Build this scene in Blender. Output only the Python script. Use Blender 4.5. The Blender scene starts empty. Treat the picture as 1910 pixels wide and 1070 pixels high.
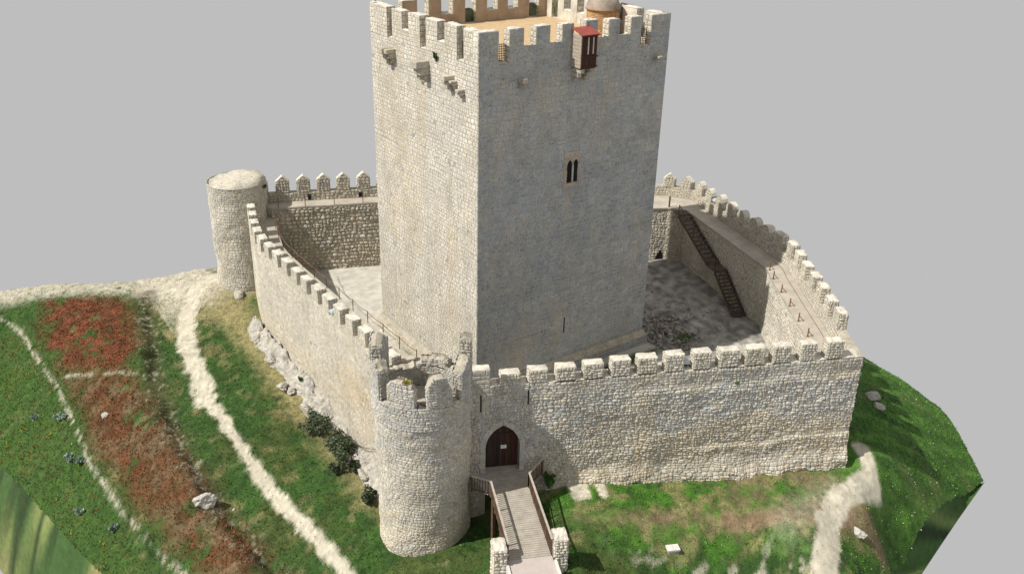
import bpy, bmesh, math, random
import numpy as np
from mathutils import Vector, Matrix
from mathutils.bvhtree import BVHTree

random.seed(7)
rng = np.random.default_rng(11)
scn = bpy.context.scene
C = scn.collection

# ------------------------------------------------------------------ camera, world, sun, exposure
YAW, PITCH, ROLL, FPX = 0.93871, 0.4411, 0.02407, 1720.97
CAMP = np.array([-29.15496, -43.52472, 33.16828])
_f = np.array([math.cos(YAW) * math.cos(PITCH), math.sin(YAW) * math.cos(PITCH), -math.sin(PITCH)])
_r = np.array([math.sin(YAW), -math.cos(YAW), 0.0])
_u = np.cross(_r, _f)
CR = math.cos(ROLL) * _r + math.sin(ROLL) * _u
CU = -math.sin(ROLL) * _r + math.cos(ROLL) * _u
CF = _f
cam = bpy.data.cameras.new('camera')
cam.sensor_width = 36.0
cam.lens = 36.0 * FPX / 1910.0
cam.clip_end = 1000.0
camo = bpy.data.objects.new('camera', cam)
C.objects.link(camo)
camo.matrix_world = Matrix(((CR[0], CU[0], -CF[0], CAMP[0]), (CR[1], CU[1], -CF[1], CAMP[1]),
                            (CR[2], CU[2], -CF[2], CAMP[2]), (0, 0, 0, 1)))
scn.camera = camo

world = bpy.data.worlds.new('World')
scn.world = world
world.use_nodes = True
bg = world.node_tree.nodes['Background']
bg.inputs['Color'].default_value = (0.515, 0.515, 0.515, 1)      # plain even grey all round, as in the picture
bg.inputs['Strength'].default_value = 1.0

SUN_TO = Vector((-1.0, 0.21, 1.24)).normalized()
sl = bpy.data.lights.new('sun', 'SUN')
sl.energy = 5.0
sl.angle = math.radians(0.6)
sl.color = (1.0, 0.95, 0.86)
so = bpy.data.objects.new('sun', sl)
C.objects.link(so)
so.rotation_euler = SUN_TO.to_track_quat('Z', 'Y').to_euler()
so.location = (-60, 10, 60)

scn.view_settings.view_transform = 'Standard'
scn.view_settings.look = 'None'
scn.view_settings.exposure = 0.0
scn.view_settings.gamma = 1.0
scn.view_settings.use_curve_mapping = False

# ------------------------------------------------------------------ noise
def _hash(ix, iy, s):
    h = (ix.astype(np.int64) * 374761393 + iy.astype(np.int64) * 668265263 + s * 974634777) & 0xffffffff
    h = ((h ^ (h >> 13)) * 1274126177) & 0xffffffff
    return ((h ^ (h >> 16)) & 0xffffff) / float(0xffffff)

def vnoise(x, y, s=0):
    x = np.asarray(x, float); y = np.asarray(y, float)
    ix = np.floor(x); iy = np.floor(y)
    fx = x - ix; fy = y - iy
    fx = fx * fx * (3 - 2 * fx); fy = fy * fy * (3 - 2 * fy)
    a = _hash(ix, iy, s); b = _hash(ix + 1, iy, s); c = _hash(ix, iy + 1, s); d = _hash(ix + 1, iy + 1, s)
    return (a * (1 - fx) + b * fx) * (1 - fy) + (c * (1 - fx) + d * fx) * fy

def fbm(x, y, s=0, o=4):
    t = 0.0; a = 0.5; n = 0.0
    for k in range(o):
        t = t + a * vnoise(np.asarray(x) * 2 ** k, np.asarray(y) * 2 ** k, s + k * 17)
        n += a; a *= 0.5
    return t / n

def sstep(a, b, x):
    t = np.clip((np.asarray(x, float) - a) / (b - a), 0, 1)
    return t * t * (3 - 2 * t)

# ------------------------------------------------------------------ materials
def new_mat(name):
    m = bpy.data.materials.new(name)
    m.use_nodes = True
    nt = m.node_tree
    b = nt.nodes['Principled BSDF']
    b.inputs['Specular IOR Level'].default_value = 0.2
    return m, nt, b

def N(nt, t, **kw):
    n = nt.nodes.new(t)
    for k, v in kw.items():
        setattr(n, k, v)
    return n

def noise_node(nt, coord, scale, detail=4, rough=0.6, stretch=None):
    n = N(nt, 'ShaderNodeTexNoise')
    n.inputs['Scale'].default_value = scale
    n.inputs['Detail'].default_value = detail
    n.inputs['Roughness'].default_value = rough
    if stretch:
        mp = N(nt, 'ShaderNodeMapping')
        mp.inputs['Scale'].default_value = stretch
        nt.links.new(coord, mp.inputs['Vector'])
        coord = mp.outputs['Vector']
    nt.links.new(coord, n.inputs['Vector'])
    return n.outputs['Fac']

def remap(nt, sock, a, b, c, d):
    m = N(nt, 'ShaderNodeMapRange')
    for k, v in zip(('From Min', 'From Max', 'To Min', 'To Max'), (a, b, c, d)):
        m.inputs[k].default_value = v
    nt.links.new(sock, m.inputs['Value'])
    return m.outputs['Result']

def mixc(nt, kind, fac, a, b):
    m = N(nt, 'ShaderNodeMix', data_type='RGBA', blend_type=kind)
    for s, v in ((m.inputs[0], fac), (m.inputs[6], a), (m.inputs[7], b)):
        if isinstance(v, (tuple, list)):
            s.default_value = (*v[:3], 1)
        elif isinstance(v, (int, float)):
            s.default_value = v
        else:
            nt.links.new(v, s)
    return m.outputs[2]

def bump(nt, b, h, strength, dist):
    n = N(nt, 'ShaderNodeBump')
    n.inputs['Strength'].default_value = strength
    n.inputs['Distance'].default_value = dist
    nt.links.new(h, n.inputs['Height'])
    nt.links.new(n.outputs['Normal'], b.inputs['Normal'])

def worn(name, color=None, attr=None, var=(0.72, 1.2), vscale=1.4, fine=18.0, fvar=(0.75, 1.2), rough=0.92,
         bstr=0.6, bdist=0.03, bscale=14.0, stain=None, stretch=None, speck=None, streak=None):
    m, nt, b = new_mat(name)
    pos = N(nt, 'ShaderNodeNewGeometry').outputs['Position']
    if attr:
        base = N(nt, 'ShaderNodeAttribute', attribute_name=attr).outputs['Color']
    else:
        rgb = N(nt, 'ShaderNodeRGB'); rgb.outputs[0].default_value = (*color, 1); base = rgb.outputs[0]
    n1 = remap(nt, noise_node(nt, pos, vscale, 4, 0.6, stretch), 0.3, 0.7, *var)
    n2 = remap(nt, noise_node(nt, pos, fine, 3, 0.65, stretch), 0.3, 0.7, *fvar)
    mu = N(nt, 'ShaderNodeMath', operation='MULTIPLY')
    nt.links.new(n1, mu.inputs[0]); nt.links.new(n2, mu.inputs[1])
    col = mixc(nt, 'MULTIPLY', 1.0, base, mu.outputs[0])
    if stain:                                        # (colour, scale, lo, hi, strength, stretch)
        sc, ss, lo, hi, st, sv = stain
        f = remap(nt, noise_node(nt, pos, ss, 5, 0.62, sv), lo, hi, 0.0, st)
        col = mixc(nt, 'MIX', f, col, sc)
    if streak:                                       # rain-washed vertical streaks
        sc, ss, lo, hi, st, sv = streak
        f = remap(nt, noise_node(nt, pos, ss, 4, 0.6, sv), lo, hi, 0.0, st)
        col = mixc(nt, 'MIX', f, col, sc)
    if speck:                                        # dark pits and lichen specks
        sc, ss, lo, hi, st = speck
        f = remap(nt, noise_node(nt, pos, ss, 2, 0.5), lo, hi, 0.0, st)
        col = mixc(nt, 'MIX', f, col, sc)
    nt.links.new(col, b.inputs['Base Color'])
    b.inputs['Roughness'].default_value = rough
    if bstr:
        bump(nt, b, noise_node(nt, pos, bscale, 5, 0.7, stretch), bstr, bdist)
    return m

M = {}
M['stone'] = worn('limestone', attr='tint', stain=((0.56, 0.45, 0.28), 0.3, 0.52, 0.74, 0.42, (1.6, 1.6, 0.45)), vscale=0.45, var=(0.84, 1.22), fvar=(0.72, 1.22), bstr=0.9, bdist=0.05, bscale=10.0, streak=((0.27, 0.265, 0.255), 1.1, 0.54, 0.74, 0.36, (1.0, 1.0, 0.09)),
                  speck=((0.13, 0.12, 0.1), 8.0, 0.585, 0.66, 0.62))
M['mortar'] = worn('lime_mortar', color=(0.43, 0.395, 0.325), speck=((0.16, 0.145, 0.12), 7.0, 0.56, 0.7, 0.6))
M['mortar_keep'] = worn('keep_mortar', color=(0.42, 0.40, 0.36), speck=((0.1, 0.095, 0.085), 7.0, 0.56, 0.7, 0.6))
M['cap'] = worn('lime_cap', color=(0.62, 0.585, 0.51), fvar=(0.85, 1.1), speck=((0.3, 0.28, 0.24), 12.0, 0.62, 0.72, 0.4))
M['rubblecap'] = worn('rubble_cap', color=(0.56, 0.52, 0.44), var=(0.8, 1.15), fvar=(0.7, 1.2), bstr=1.0, bdist=0.08, bscale=5.0, speck=((0.2, 0.185, 0.16), 6.0, 0.58, 0.68, 0.6))
M['plaster'] = worn('parapet_render', color=(0.40, 0.315, 0.235), var=(0.75, 1.2), vscale=0.9, bstr=0.2)
M['paving'] = worn('pale_paving', color=(0.52, 0.5, 0.435), var=(0.88, 1.08), fvar=(0.93, 1.05), vscale=0.5, bstr=0.15)
M['sand'] = worn('sandy_terrace', color=(0.50, 0.365, 0.215), var=(0.88, 1.1), fvar=(0.9, 1.08), bstr=0.15)
M['walkway'] = worn('walkway_screed', color=(0.44, 0.40, 0.34), var=(0.8, 1.12), vscale=0.8, bstr=0.25)
M['ground'] = worn('turf', attr='col', var=(0.72, 1.22), vscale=1.9, fine=16.0, fvar=(0.62, 1.32), bstr=0.9, bdist=0.06, bscale=9.0)
M['path'] = worn('chalk_path', attr='col', var=(0.86, 1.1), vscale=1.2, fine=12.0, fvar=(0.86, 1.1), bstr=0.5, bdist=0.03)
M['bank'] = worn('smooth_bank', attr='col', var=(0.85, 1.15), vscale=0.5, fine=2.0, fvar=(0.85, 1.15), bstr=0.1)
M['court'] = worn('courtyard_earth', attr='col', var=(0.75, 1.18), vscale=1.1, bstr=0.6)
M['leaf'] = worn('leaf', attr='tint', var=(0.8, 1.2), fvar=(0.8, 1.2), rough=0.75, bstr=0)
M['petal'] = worn('petal', attr='tint', var=(0.9, 1.1), fvar=(0.9, 1.1), rough=0.8, bstr=0)
M['rock'] = worn('pale_rock', color=(0.47, 0.445, 0.395), var=(0.65, 1.25), vscale=2.0, stain=((0.3, 0.295, 0.3), 1.6, 0.52, 0.66, 0.7, None), bstr=1.0, bdist=0.06)
M['white_rock'] = worn('white_rock', color=(0.58, 0.555, 0.51), var=(0.6, 1.15), vscale=2.2, stain=((0.3, 0.29, 0.27), 2.2, 0.5, 0.66, 0.6, None), bstr=0.8, bdist=0.05)
M['wood'] = worn('dark_red_wood', color=(0.062, 0.026, 0.018), var=(0.6, 1.5), vscale=3.0, stretch=(4, 4, 0.5), bstr=0.4, rough=0.7)
M['doorwood'] = worn('door_wood', attr='tint', var=(0.7, 1.35), vscale=3.0, stretch=(4, 4, 0.4), bstr=0.5, rough=0.75)
M['greywood'] = worn('weathered_wood', color=(0.42, 0.36, 0.29), var=(0.7, 1.2), vscale=3.0, stretch=(0.5, 0.5, 6), bstr=0.4)
M['stairwood'] = worn('stair_wood', color=(0.10, 0.078, 0.062), var=(0.7, 1.3), vscale=2.0, bstr=0.3)
M['deck'] = worn('deck_boards', color=(0.40, 0.365, 0.31), var=(0.8, 1.15), vscale=2.0, bstr=0.3)
M['railwood'] = worn('rail_wood', color=(0.115, 0.072, 0.05), var=(0.7, 1.4), vscale=3.0, bstr=0.3)
M['railtop'] = worn('handrail_wood', color=(0.42, 0.38, 0.33), var=(0.8, 1.2), vscale=3.0, bstr=0.3)
M['redroof'] = worn('red_sheet', color=(0.31, 0.075, 0.062), var=(0.8, 1.15), vscale=2.0, bstr=0.1, rough=0.6)
M['slat'] = worn('cream_slat', color=(0.55, 0.5, 0.4), bstr=0.1)
M['brick'] = worn('hut_brick', attr='tint', bstr=0.5)
M['iron'] = worn('rusty_iron', color=(0.10, 0.062, 0.042), var=(0.6, 1.5), vscale=6, bstr=0.2, rough=0.7)
M['orange'] = worn('rust_post', color=(0.21, 0.11, 0.07), var=(0.6, 1.4), vscale=6, bstr=0.2)
M['dark'] = worn('dark_void', color=(0.012, 0.012, 0.013), bstr=0)
M['green_panel'] = worn('landscape_green', color=(0.085, 0.105, 0.072), var=(0.4, 1.9), vscale=1.6, bstr=0.2)  # mottled green imitating the landscape beyond the openings
M['white'] = worn('white_paper', color=(0.75, 0.76, 0.77), var=(0.95, 1.03), fvar=(0.97, 1.02), bstr=0)
M['print'] = worn('grey_print', color=(0.25, 0.27, 0.3), bstr=0)
M['lamp'] = worn('lamp_casing', color=(0.55, 0.62, 0.68), var=(0.9, 1.05), fvar=(0.97, 1.03), bstr=0, rough=0.4)
M['slab'] = worn('pink_concrete', color=(0.47, 0.415, 0.39), var=(0.9, 1.08), fvar=(0.9, 1.08), bstr=0.2)
M['kerb'] = worn('white_kerb', color=(0.66, 0.64, 0.6), var=(0.85, 1.05), bstr=0.3)
M['cable'] = worn('cable', color=(0.16, 0.12, 0.10), bstr=0)

# ------------------------------------------------------------------ objects helpers
def empty(name, loc, label=None, cat=None, group=None):
    o = bpy.data.objects.new(name, None)
    o.empty_display_size = 0.5
    C.objects.link(o)
    o.location = loc
    if label: tag(o, label, cat, group)
    return o

def tag(o, label, cat, group=None, kind=None):
    if label: o['label'] = label
    if cat: o['category'] = cat
    if group: o['group'] = group
    if kind: o['kind'] = kind
    return o

def wloc(o):
    p = Vector((0, 0, 0))
    while o is not None:
        p += o.location; o = o.parent
    return p

OCC_V, OCC_F = [], []

class MB:
    """collects world-space geometry; build() links it as one mesh object"""
    def __init__(self):
        self.v = []; self.f = []; self.m = []; self.c = []; self.n = 0; self.sm = []
    def add(self, V, F, mat=0, col=(1, 1, 1), smooth=False):
        V = np.asarray(V, float).reshape(-1, 3)
        self.v.append(V)
        o = self.n
        self.f += [[i + o for i in f] for f in F] if o else [list(f) for f in F]
        self.m += [mat] * len(F); self.sm += [smooth] * len(F)
        col = np.asarray(col, float)
        self.c.append(np.broadcast_to(col, (len(V), 3)))
        self.n += len(V)
        return self
    def box(self, c, ax, ay, az, mat=0, col=(1, 1, 1)):
        """centre and three half-vectors"""
        c, ax, ay, az = (np.asarray(q, float) for q in (c, ax, ay, az))
        V = [c + i * ax + j * ay + k * az for k in (-1, 1) for j in (-1, 1) for i in (-1, 1)]
        F = [(0, 2, 3, 1), (4, 5, 7, 6), (0, 1, 5, 4), (2, 6, 7, 3), (0, 4, 6, 2), (1, 3, 7, 5)]
        return self.add(V, F, mat, col)
    def beam(self, a, b, w, h, mat=0, col=(1, 1, 1), up=(0, 0, 1)):
        a = np.asarray(a, float); b = np.asarray(b, float)
        d = b - a; L = np.linalg.norm(d); d = d / L
        s = np.cross(d, up)
        if np.linalg.norm(s) < 1e-4: s = np.cross(d, (1, 0, 0))
        s /= np.linalg.norm(s); t = np.cross(s, d)
        return self.box((a + b) / 2, d * L / 2, s * w / 2, t * h / 2, mat, col)
    def tube(self, pts, r, k=6, mat=0, col=(1, 1, 1)):
        pts = [np.asarray(q, float) for q in pts]
        V = []; F = []
        for i, q in enumerate(pts):
            d = pts[min(i + 1, len(pts) - 1)] - pts[max(i - 1, 0)]
            d /= max(np.linalg.norm(d), 1e-6)
            s = np.cross(d, (0, 0, 1)) if abs(d[2]) < 0.95 else np.cross(d, (1, 0, 0))
            s /= np.linalg.norm(s); t = np.cross(s, d)
            rr = r[i] if isinstance(r, (list, tuple)) else r
            for j in range(k):
                a = 2 * math.pi * j / k
                V.append(q + rr * (math.cos(a) * s + math.sin(a) * t))
        for i in range(len(pts) - 1):
            for j in range(k):
                a = i * k + j; b = i * k + (j + 1) % k
                F.append((a, b, b + k, a + k))
        F.append(tuple(range(k - 1, -1, -1))); F.append(tuple(range((len(pts) - 1) * k, len(pts) * k)))
        return self.add(V, F, mat, col)
    def prism(self, poly, z0, z1, mat=0, col=(1, 1, 1)):
        """vertical prism over a plan polygon; z1 may be a list"""
        n = len(poly)
        z1 = z1 if isinstance(z1, (list, tuple)) else [z1] * n
        V = [(x, y, z0) for x, y in poly] + [(x, y, z1[i]) for i, (x, y) in enumerate(poly)]
        F = [tuple(range(n - 1, -1, -1)), tuple(range(n, 2 * n))] + [(i, (i + 1) % n, (i + 1) % n + n, i + n) for i in range(n)]
        return self.add(V, F, mat, col)
    def build(self, name, mats, parent=None, attr=None, occ=False, kind=None):
        V = np.concatenate(self.v) if self.v else np.zeros((0, 3))
        if occ:
            o = len(OCC_V)
            OCC_V.extend(map(tuple, V)); OCC_F.extend([[i + o for i in f] for f in self.f])
        org = V.mean(0) if len(V) else np.zeros(3)
        org = np.array([org[0], org[1], V[:, 2].min()])
        me = bpy.data.meshes.new(name)
        me.from_pydata((V - org).tolist(), [], self.f)
        if not isinstance(mats, (list, tuple)): mats = [mats]
        for m in mats: me.materials.append(M[m])
        if len(mats) > 1: me.polygons.foreach_set('material_index', self.m)
        me.polygons.foreach_set('use_smooth', self.sm)
        if attr:
            at = me.color_attributes.new(attr, 'FLOAT_COLOR', 'POINT')
            cc = np.ones((len(V), 4)); cc[:, :3] = np.concatenate(self.c)
            at.data.foreach_set('color', cc.ravel())
        me.update()
        o = bpy.data.objects.new(name, me)
        C.objects.link(o)
        if parent is not None:
            o.parent = parent
            org = org - np.array(wloc(parent))
        o.location = org
        if kind: o['kind'] = kind
        return o

# ------------------------------------------------------------------ masonry
class Flat:
    def __init__(s, p0, d, n):
        s.p = np.array([*p0[:2], 0.0]); s.d = np.array([*d, 0.0]); s.n = np.array([*n, 0.0]); s.bat = 0.0
    def __call__(s, u, v, d):
        u = np.asarray(u, float)[..., None]; v = np.asarray(v, float)[..., None]; d = np.asarray(d, float)[..., None]
        return s.p + u * s.d + d * s.n + v * np.array([0, 0, 1.0])

class Poly:
    """face along a plan polyline; side=+1 outward is left of travel"""
    def __init__(s, pts, side=1):
        s.P = np.array(pts, float)
        seg = np.diff(s.P, axis=0); L = np.linalg.norm(seg, axis=1); t = seg / L[:, None]
        nn = np.stack([-t[:, 1], t[:, 0]], 1) * side
        m = np.zeros_like(s.P); m[0] = nn[0]; m[-1] = nn[-1]
        for i in range(1, len(s.P) - 1):
            a = nn[i - 1] + nn[i]; a /= np.linalg.norm(a); m[i] = a / max(0.5, a @ nn[i])
        s.m = m; s.cum = np.concatenate([[0], np.cumsum(L)]); s.L = s.cum[-1]
    def xy(s, u):
        return np.stack([np.interp(u, s.cum, s.P[:, 0]), np.interp(u, s.cum, s.P[:, 1])], -1)
    def nm(s, u):
        return np.stack([np.interp(u, s.cum, s.m[:, 0]), np.interp(u, s.cum, s.m[:, 1])], -1)
    def near(s, q):
        us = np.linspace(0, s.L, 2000); return float(us[np.argmin(((s.xy(us) - np.array(q)) ** 2).sum(1))])
    def __call__(s, u, v, d):
        u = np.asarray(u, float); d = np.asarray(d, float)
        p = s.xy(u) + s.nm(u) * d[..., None]
        return np.concatenate([p, np.broadcast_to(np.asarray(v, float)[..., None], p.shape[:-1] + (1,))], -1)

class Cyl:
    un = 0.0
    def __init__(s, c, r, a0, rf=None):
        s.c = c; s.r = r; s.a0 = a0; s.rf = rf or (lambda v: r + 0 * v)
    def __call__(s, u, v, d):
        a = s.a0 + np.asarray(u, float) / s.r; v = np.asarray(v, float)
        am = np.mod(a, 2 * np.pi)
        R = s.rf(v) + d + s.un * (fbm(3 + 1.4 * np.cos(am) + v * 0.3, 7 + 1.4 * np.sin(am) + v * 0.55, 19, 3) - 0.42)
        return np.stack([s.c[0] + R * np.cos(a), s.c[1] + R * np.sin(a), v + 0 * R], -1)

STONES = {}          # thing key -> list of (V, kind, tint, parent object)

F8 = [(i, (i + 1) % 8, 8 + (i + 1) % 8, 8 + i) for i in range(8)] + [(8 + i, 8 + (i + 1) % 8, 16) for i in range(8)]
F4 = [(i, (i + 1) % 4, 4 + (i + 1) % 4, 4 + i) for i in range(4)] + [(4, 5, 6, 7)]

def stone_geo(frame, ua, ub, va, vb, relief, rnd, gap):
    ua += gap; ub -= gap; va += gap; vb -= gap
    w = ub - ua; h = vb - va
    R = random.uniform
    if rnd <= 0:
        j = 0.03 * min(w, h)
        pu = np.array([ua, ub, ub, ua]) + np.array([R(-j, j) for _ in range(4)])
        pv = np.array([va, va, vb, vb]) + np.array([R(-j, j) for _ in range(4)])
        ins = min(0.045, 0.2 * min(w, h)); cu = (ua + ub) / 2; cv = (va + vb) / 2
        qu = np.array([ua + ins, ub - ins, ub - ins, ua + ins]); qv = np.array([va + ins, va + ins, vb - ins, vb - ins])
        d0 = relief * R(0.5, 1.3)
        dd = np.array([d0 + R(-1, 1) * relief * 0.3 for _ in range(4)])
        return frame(np.concatenate([pu, qu]), np.concatenate([pv, qv]), np.concatenate([np.full(4, -0.015), dd])), 4
    c = rnd * 0.30
    bu = np.array([c, 1 - c, 1, 1, 1 - c, c, 0, 0]); bv = np.array([0, 0, c, 1 - c, 1, 1, 1 - c, c])
    bu = bu + np.array([R(-.09, .09) for _ in range(8)]) * rnd; bv = bv + np.array([R(-.11, .11) for _ in range(8)]) * rnd
    bu = np.clip(bu, -0.04, 1.04); bv = np.clip(bv, -0.04, 1.04)
    k = 0.68
    iu = 0.5 + (bu - 0.5) * k + R(-.04, .04); iv = 0.5 + (bv - 0.5) * k + R(-.04, .04)
    d0 = relief * R(0.55, 1.4)
    tu = R(-.5, .5) * relief; tv = R(-.5, .5) * relief
    di = d0 + (iu - 0.5) * tu + (iv - 0.5) * tv + np.array([R(-.3, .3) for _ in range(8)]) * relief
    U = np.concatenate([bu, iu, [0.5]]); Vv = np.concatenate([bv, iv, [0.5]])
    D = np.concatenate([np.full(8, -0.015), di, [d0 * R(1.05, 1.3)]])
    return frame(ua + U * w, va + Vv * h, D), 8

def lay(key, parent, frame, u0, u1, v0, v1, h, w, relief, rnd, tint, gap=0.014, blocked=None, low=None, wave=0.0, bulge=None):
    """courses of stones over one face"""
    out = STONES.setdefault(key, [])
    v = v0; row = 0
    ph = random.uniform(0, 9)
    while v < v1 - 0.05:
        hh = random.uniform(*h)
        if v1 - (v + hh) < h[0] * 0.6: hh = v1 - v
        iv = [(u0, u1)]
        for a, b in (blocked(v, v + hh) if blocked else []):
            nx = []
            for p, q in iv:
                if b <= p or a >= q: nx.append((p, q))
                else:
                    if a > p: nx.append((p, a))
                    if b < q: nx.append((b, q))
            iv = nx
        for p, q in iv:
            u = p
            first = True
            while u < q - 0.03:
                ww = random.uniform(*w) * (random.uniform(0.5, 1) if first else 1) * (1 + 0.32 * math.sin(u * 0.8 + ph) * math.sin(v * 1.3 + ph * 2))
                first = False
                if q - (u + ww) < w[0] * 0.55: ww = q - u
                cu = u + ww / 2
                if (low is None or v + hh > low(cu) - 0.05) and not (rnd > 0.3 and random.random() < 0.012):
                    wv = wave * (math.sin(cu * 0.9 + ph) + 0.6 * math.sin(cu * 2.3 + ph * 2 + v)) if wave else 0.0
                    if wave and (v <= v0 + 0.01 or v + hh >= v1 - 0.4): wv = 0
                    va, vb = v + wv, v + hh + wv
                    if rnd > 0.3 and hh > 0.2 and ww < hh * 2.2 and random.random() < 0.16:      # two thin stones in one course
                        mid = va + hh * random.uniform(0.4, 0.6)
                        parts = [(va, mid), (mid, vb)]
                    else:
                        parts = [(va, vb)]
                    for a_, b_ in parts:
                        V, k = stone_geo(frame, u, u + ww, a_, b_, relief, rnd, gap)
                        c = V.mean(0)
                        out.append((V, k, tint(c, cu, (a_ + b_) / 2), parent))
                u += ww
        v += hh; row += 1

def px_area(V):
    d = V - CAMP
    z = d @ CF
    x = 955 + FPX * (d @ CR) / z; y = 535 - FPX * (d @ CU) / z
    if x.min() < -5 or x.max() > 1915 or y.min() < -5 or y.max() > 1075: return 0.0
    return (x.max() - x.min()) * (y.max() - y.min())

def finish_stones(key, keep_obj, mat='stone', most=300):
    """the stones that show largest become parts of their own, the rest one joined part"""
    S = STONES[key]
    sc = [score(q) for q in S]
    order = sorted(range(len(S)), key=lambda i: -sc[i])
    single = set()
    for i in order[:6000]:
        if len(single) >= most or sc[i] < 12: break
        c = S[i][0].mean(0); d = c - CAMP; L = np.linalg.norm(d)
        hit = BVH.ray_cast(Vector(CAMP), Vector(d / L))
        if hit[0] is None or hit[3] > L - 0.25: single.add(i)
    rest = {}
    for i, (V, k, t, par) in enumerate(S):
        if i in single:
            MB().add(V, F8 if k == 8 else F4, 0, t, False).build('stone', mat, par, attr='tint')
        else:
            rest.setdefault(par.name, (par, {8: ([], []), 4: ([], [])}))[1][k][0].append(V)
            rest[par.name][1][k][1].append(t)
    for par, kinds in rest.values():
        mb = MB()
        for k, (Vs, ts) in kinds.items():
            if not Vs: continue
            nv = len(Vs[0]); m = len(Vs); off = (np.arange(m) * nv)[:, None, None]
            F = []
            fs = F8 if k == 8 else F4
            for ln in sorted(set(len(f) for f in fs)):
                T = np.array([f for f in fs if len(f) == ln])
                F += (T[None] + off).reshape(-1, ln).tolist()
            mb.add(np.concatenate(Vs), F, 0, np.repeat(np.array(ts), nv, 0), False)
        mb.build('masonry', mat, par, attr='tint', kind='stuff')

def score(s):
    V, k, t, par = s
    if k == 8: n = np.cross(V[2] - V[0], V[4] - V[0])
    else: n = np.cross(V[1] - V[0], V[2] - V[0])
    L = np.linalg.norm(n)
    if L == 0: return 0
    c = V.mean(0); d = CAMP - c
    dp = abs(n @ d) / (L * np.linalg.norm(d))
    m = V[-1] if k == 8 else V[4:8].mean(0)
    b = V[:8].mean(0) if k == 8 else V[:4].mean(0)
    if (m - b) @ d <= 0: return 0.0
    return px_area(V) * (0.3 + 0.7 * dp)

PAL = {'cream': (0.63, 0.59, 0.50), 'beige': (0.56, 0.515, 0.425), 'grey': (0.47, 0.462, 0.44), 'cool': (0.375, 0.425, 0.475),
       'ochre': (0.53, 0.43, 0.28), 'dark': (0.29, 0.275, 0.25), 'white': (0.68, 0.65, 0.58), 'shade_slate': (0.27, 0.325, 0.39)}
def tinter(weights, zone=None, calm=0.48, k=(0.91, 1.09), mul=1.0):
    names = list(weights); ws = list(weights.values())
    kk = k
    def f(c, u, v):
        w = ws
        if zone: w = zone(u, v, dict(weights)); w = [w[n] for n in names]
        a = PAL[random.choices(names, w)[0]]
        tw = sum(w); b = [sum(PAL[n][i] * q for n, q in zip(names, w)) / tw for i in range(3)]
        k = random.uniform(*kk) * mul
        return tuple((calm * p + (1 - calm) * q) * k for p, q in zip(a, b))
    return f

def rect_block(rects):
    def f(va, vb):
        out = []
        for ua, ub, r0, r1 in rects:
            ov = min(vb, r1) - max(va, r0)
            if ov > 0.35 * (vb - va): out.append((ua, ub))
        return out
    return f

def bumpy_top(mb, corners, z, t, mat=0, nx=5, ny=4, amp=0.035):
    """uneven capping over a four-cornered plan, thickness t"""
    P = np.array(corners, float)
    V = []; F = []
    for j in range(ny + 1):
        for i in range(nx + 1):
            a = i / nx; b = j / ny
            q = (1 - a) * (1 - b) * P[0] + a * (1 - b) * P[1] + a * b * P[2] + (1 - a) * b * P[3]
            edge = i in (0, nx) or j in (0, ny)
            V.append((q[0] + random.uniform(-1, 1) * amp * 0.6, q[1] + random.uniform(-1, 1) * amp * 0.6,
                      z + t - (0.05 if edge else 0) + random.uniform(-amp, amp)))
    n = (nx + 1)
    for j in range(ny):
        for i in range(nx):
            F.append((j * n + i, j * n + i + 1, (j + 1) * n + i + 1, (j + 1) * n + i))
    ring = [i for i in range(n)] + [j * n + nx for j in range(1, ny + 1)] + [ny * n + i for i in range(nx - 1, -1, -1)] + [j * n for j in range(ny - 1, 0, -1)]
    base = len(V)
    for i in ring: V.append((V[i][0], V[i][1], z - 0.01))
    m = len(ring)
    for k in range(m):
        F.append((base + k, base + (k + 1) % m, ring[(k + 1) % m], ring[k]))
    mb.add(V, F, mat)

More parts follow.
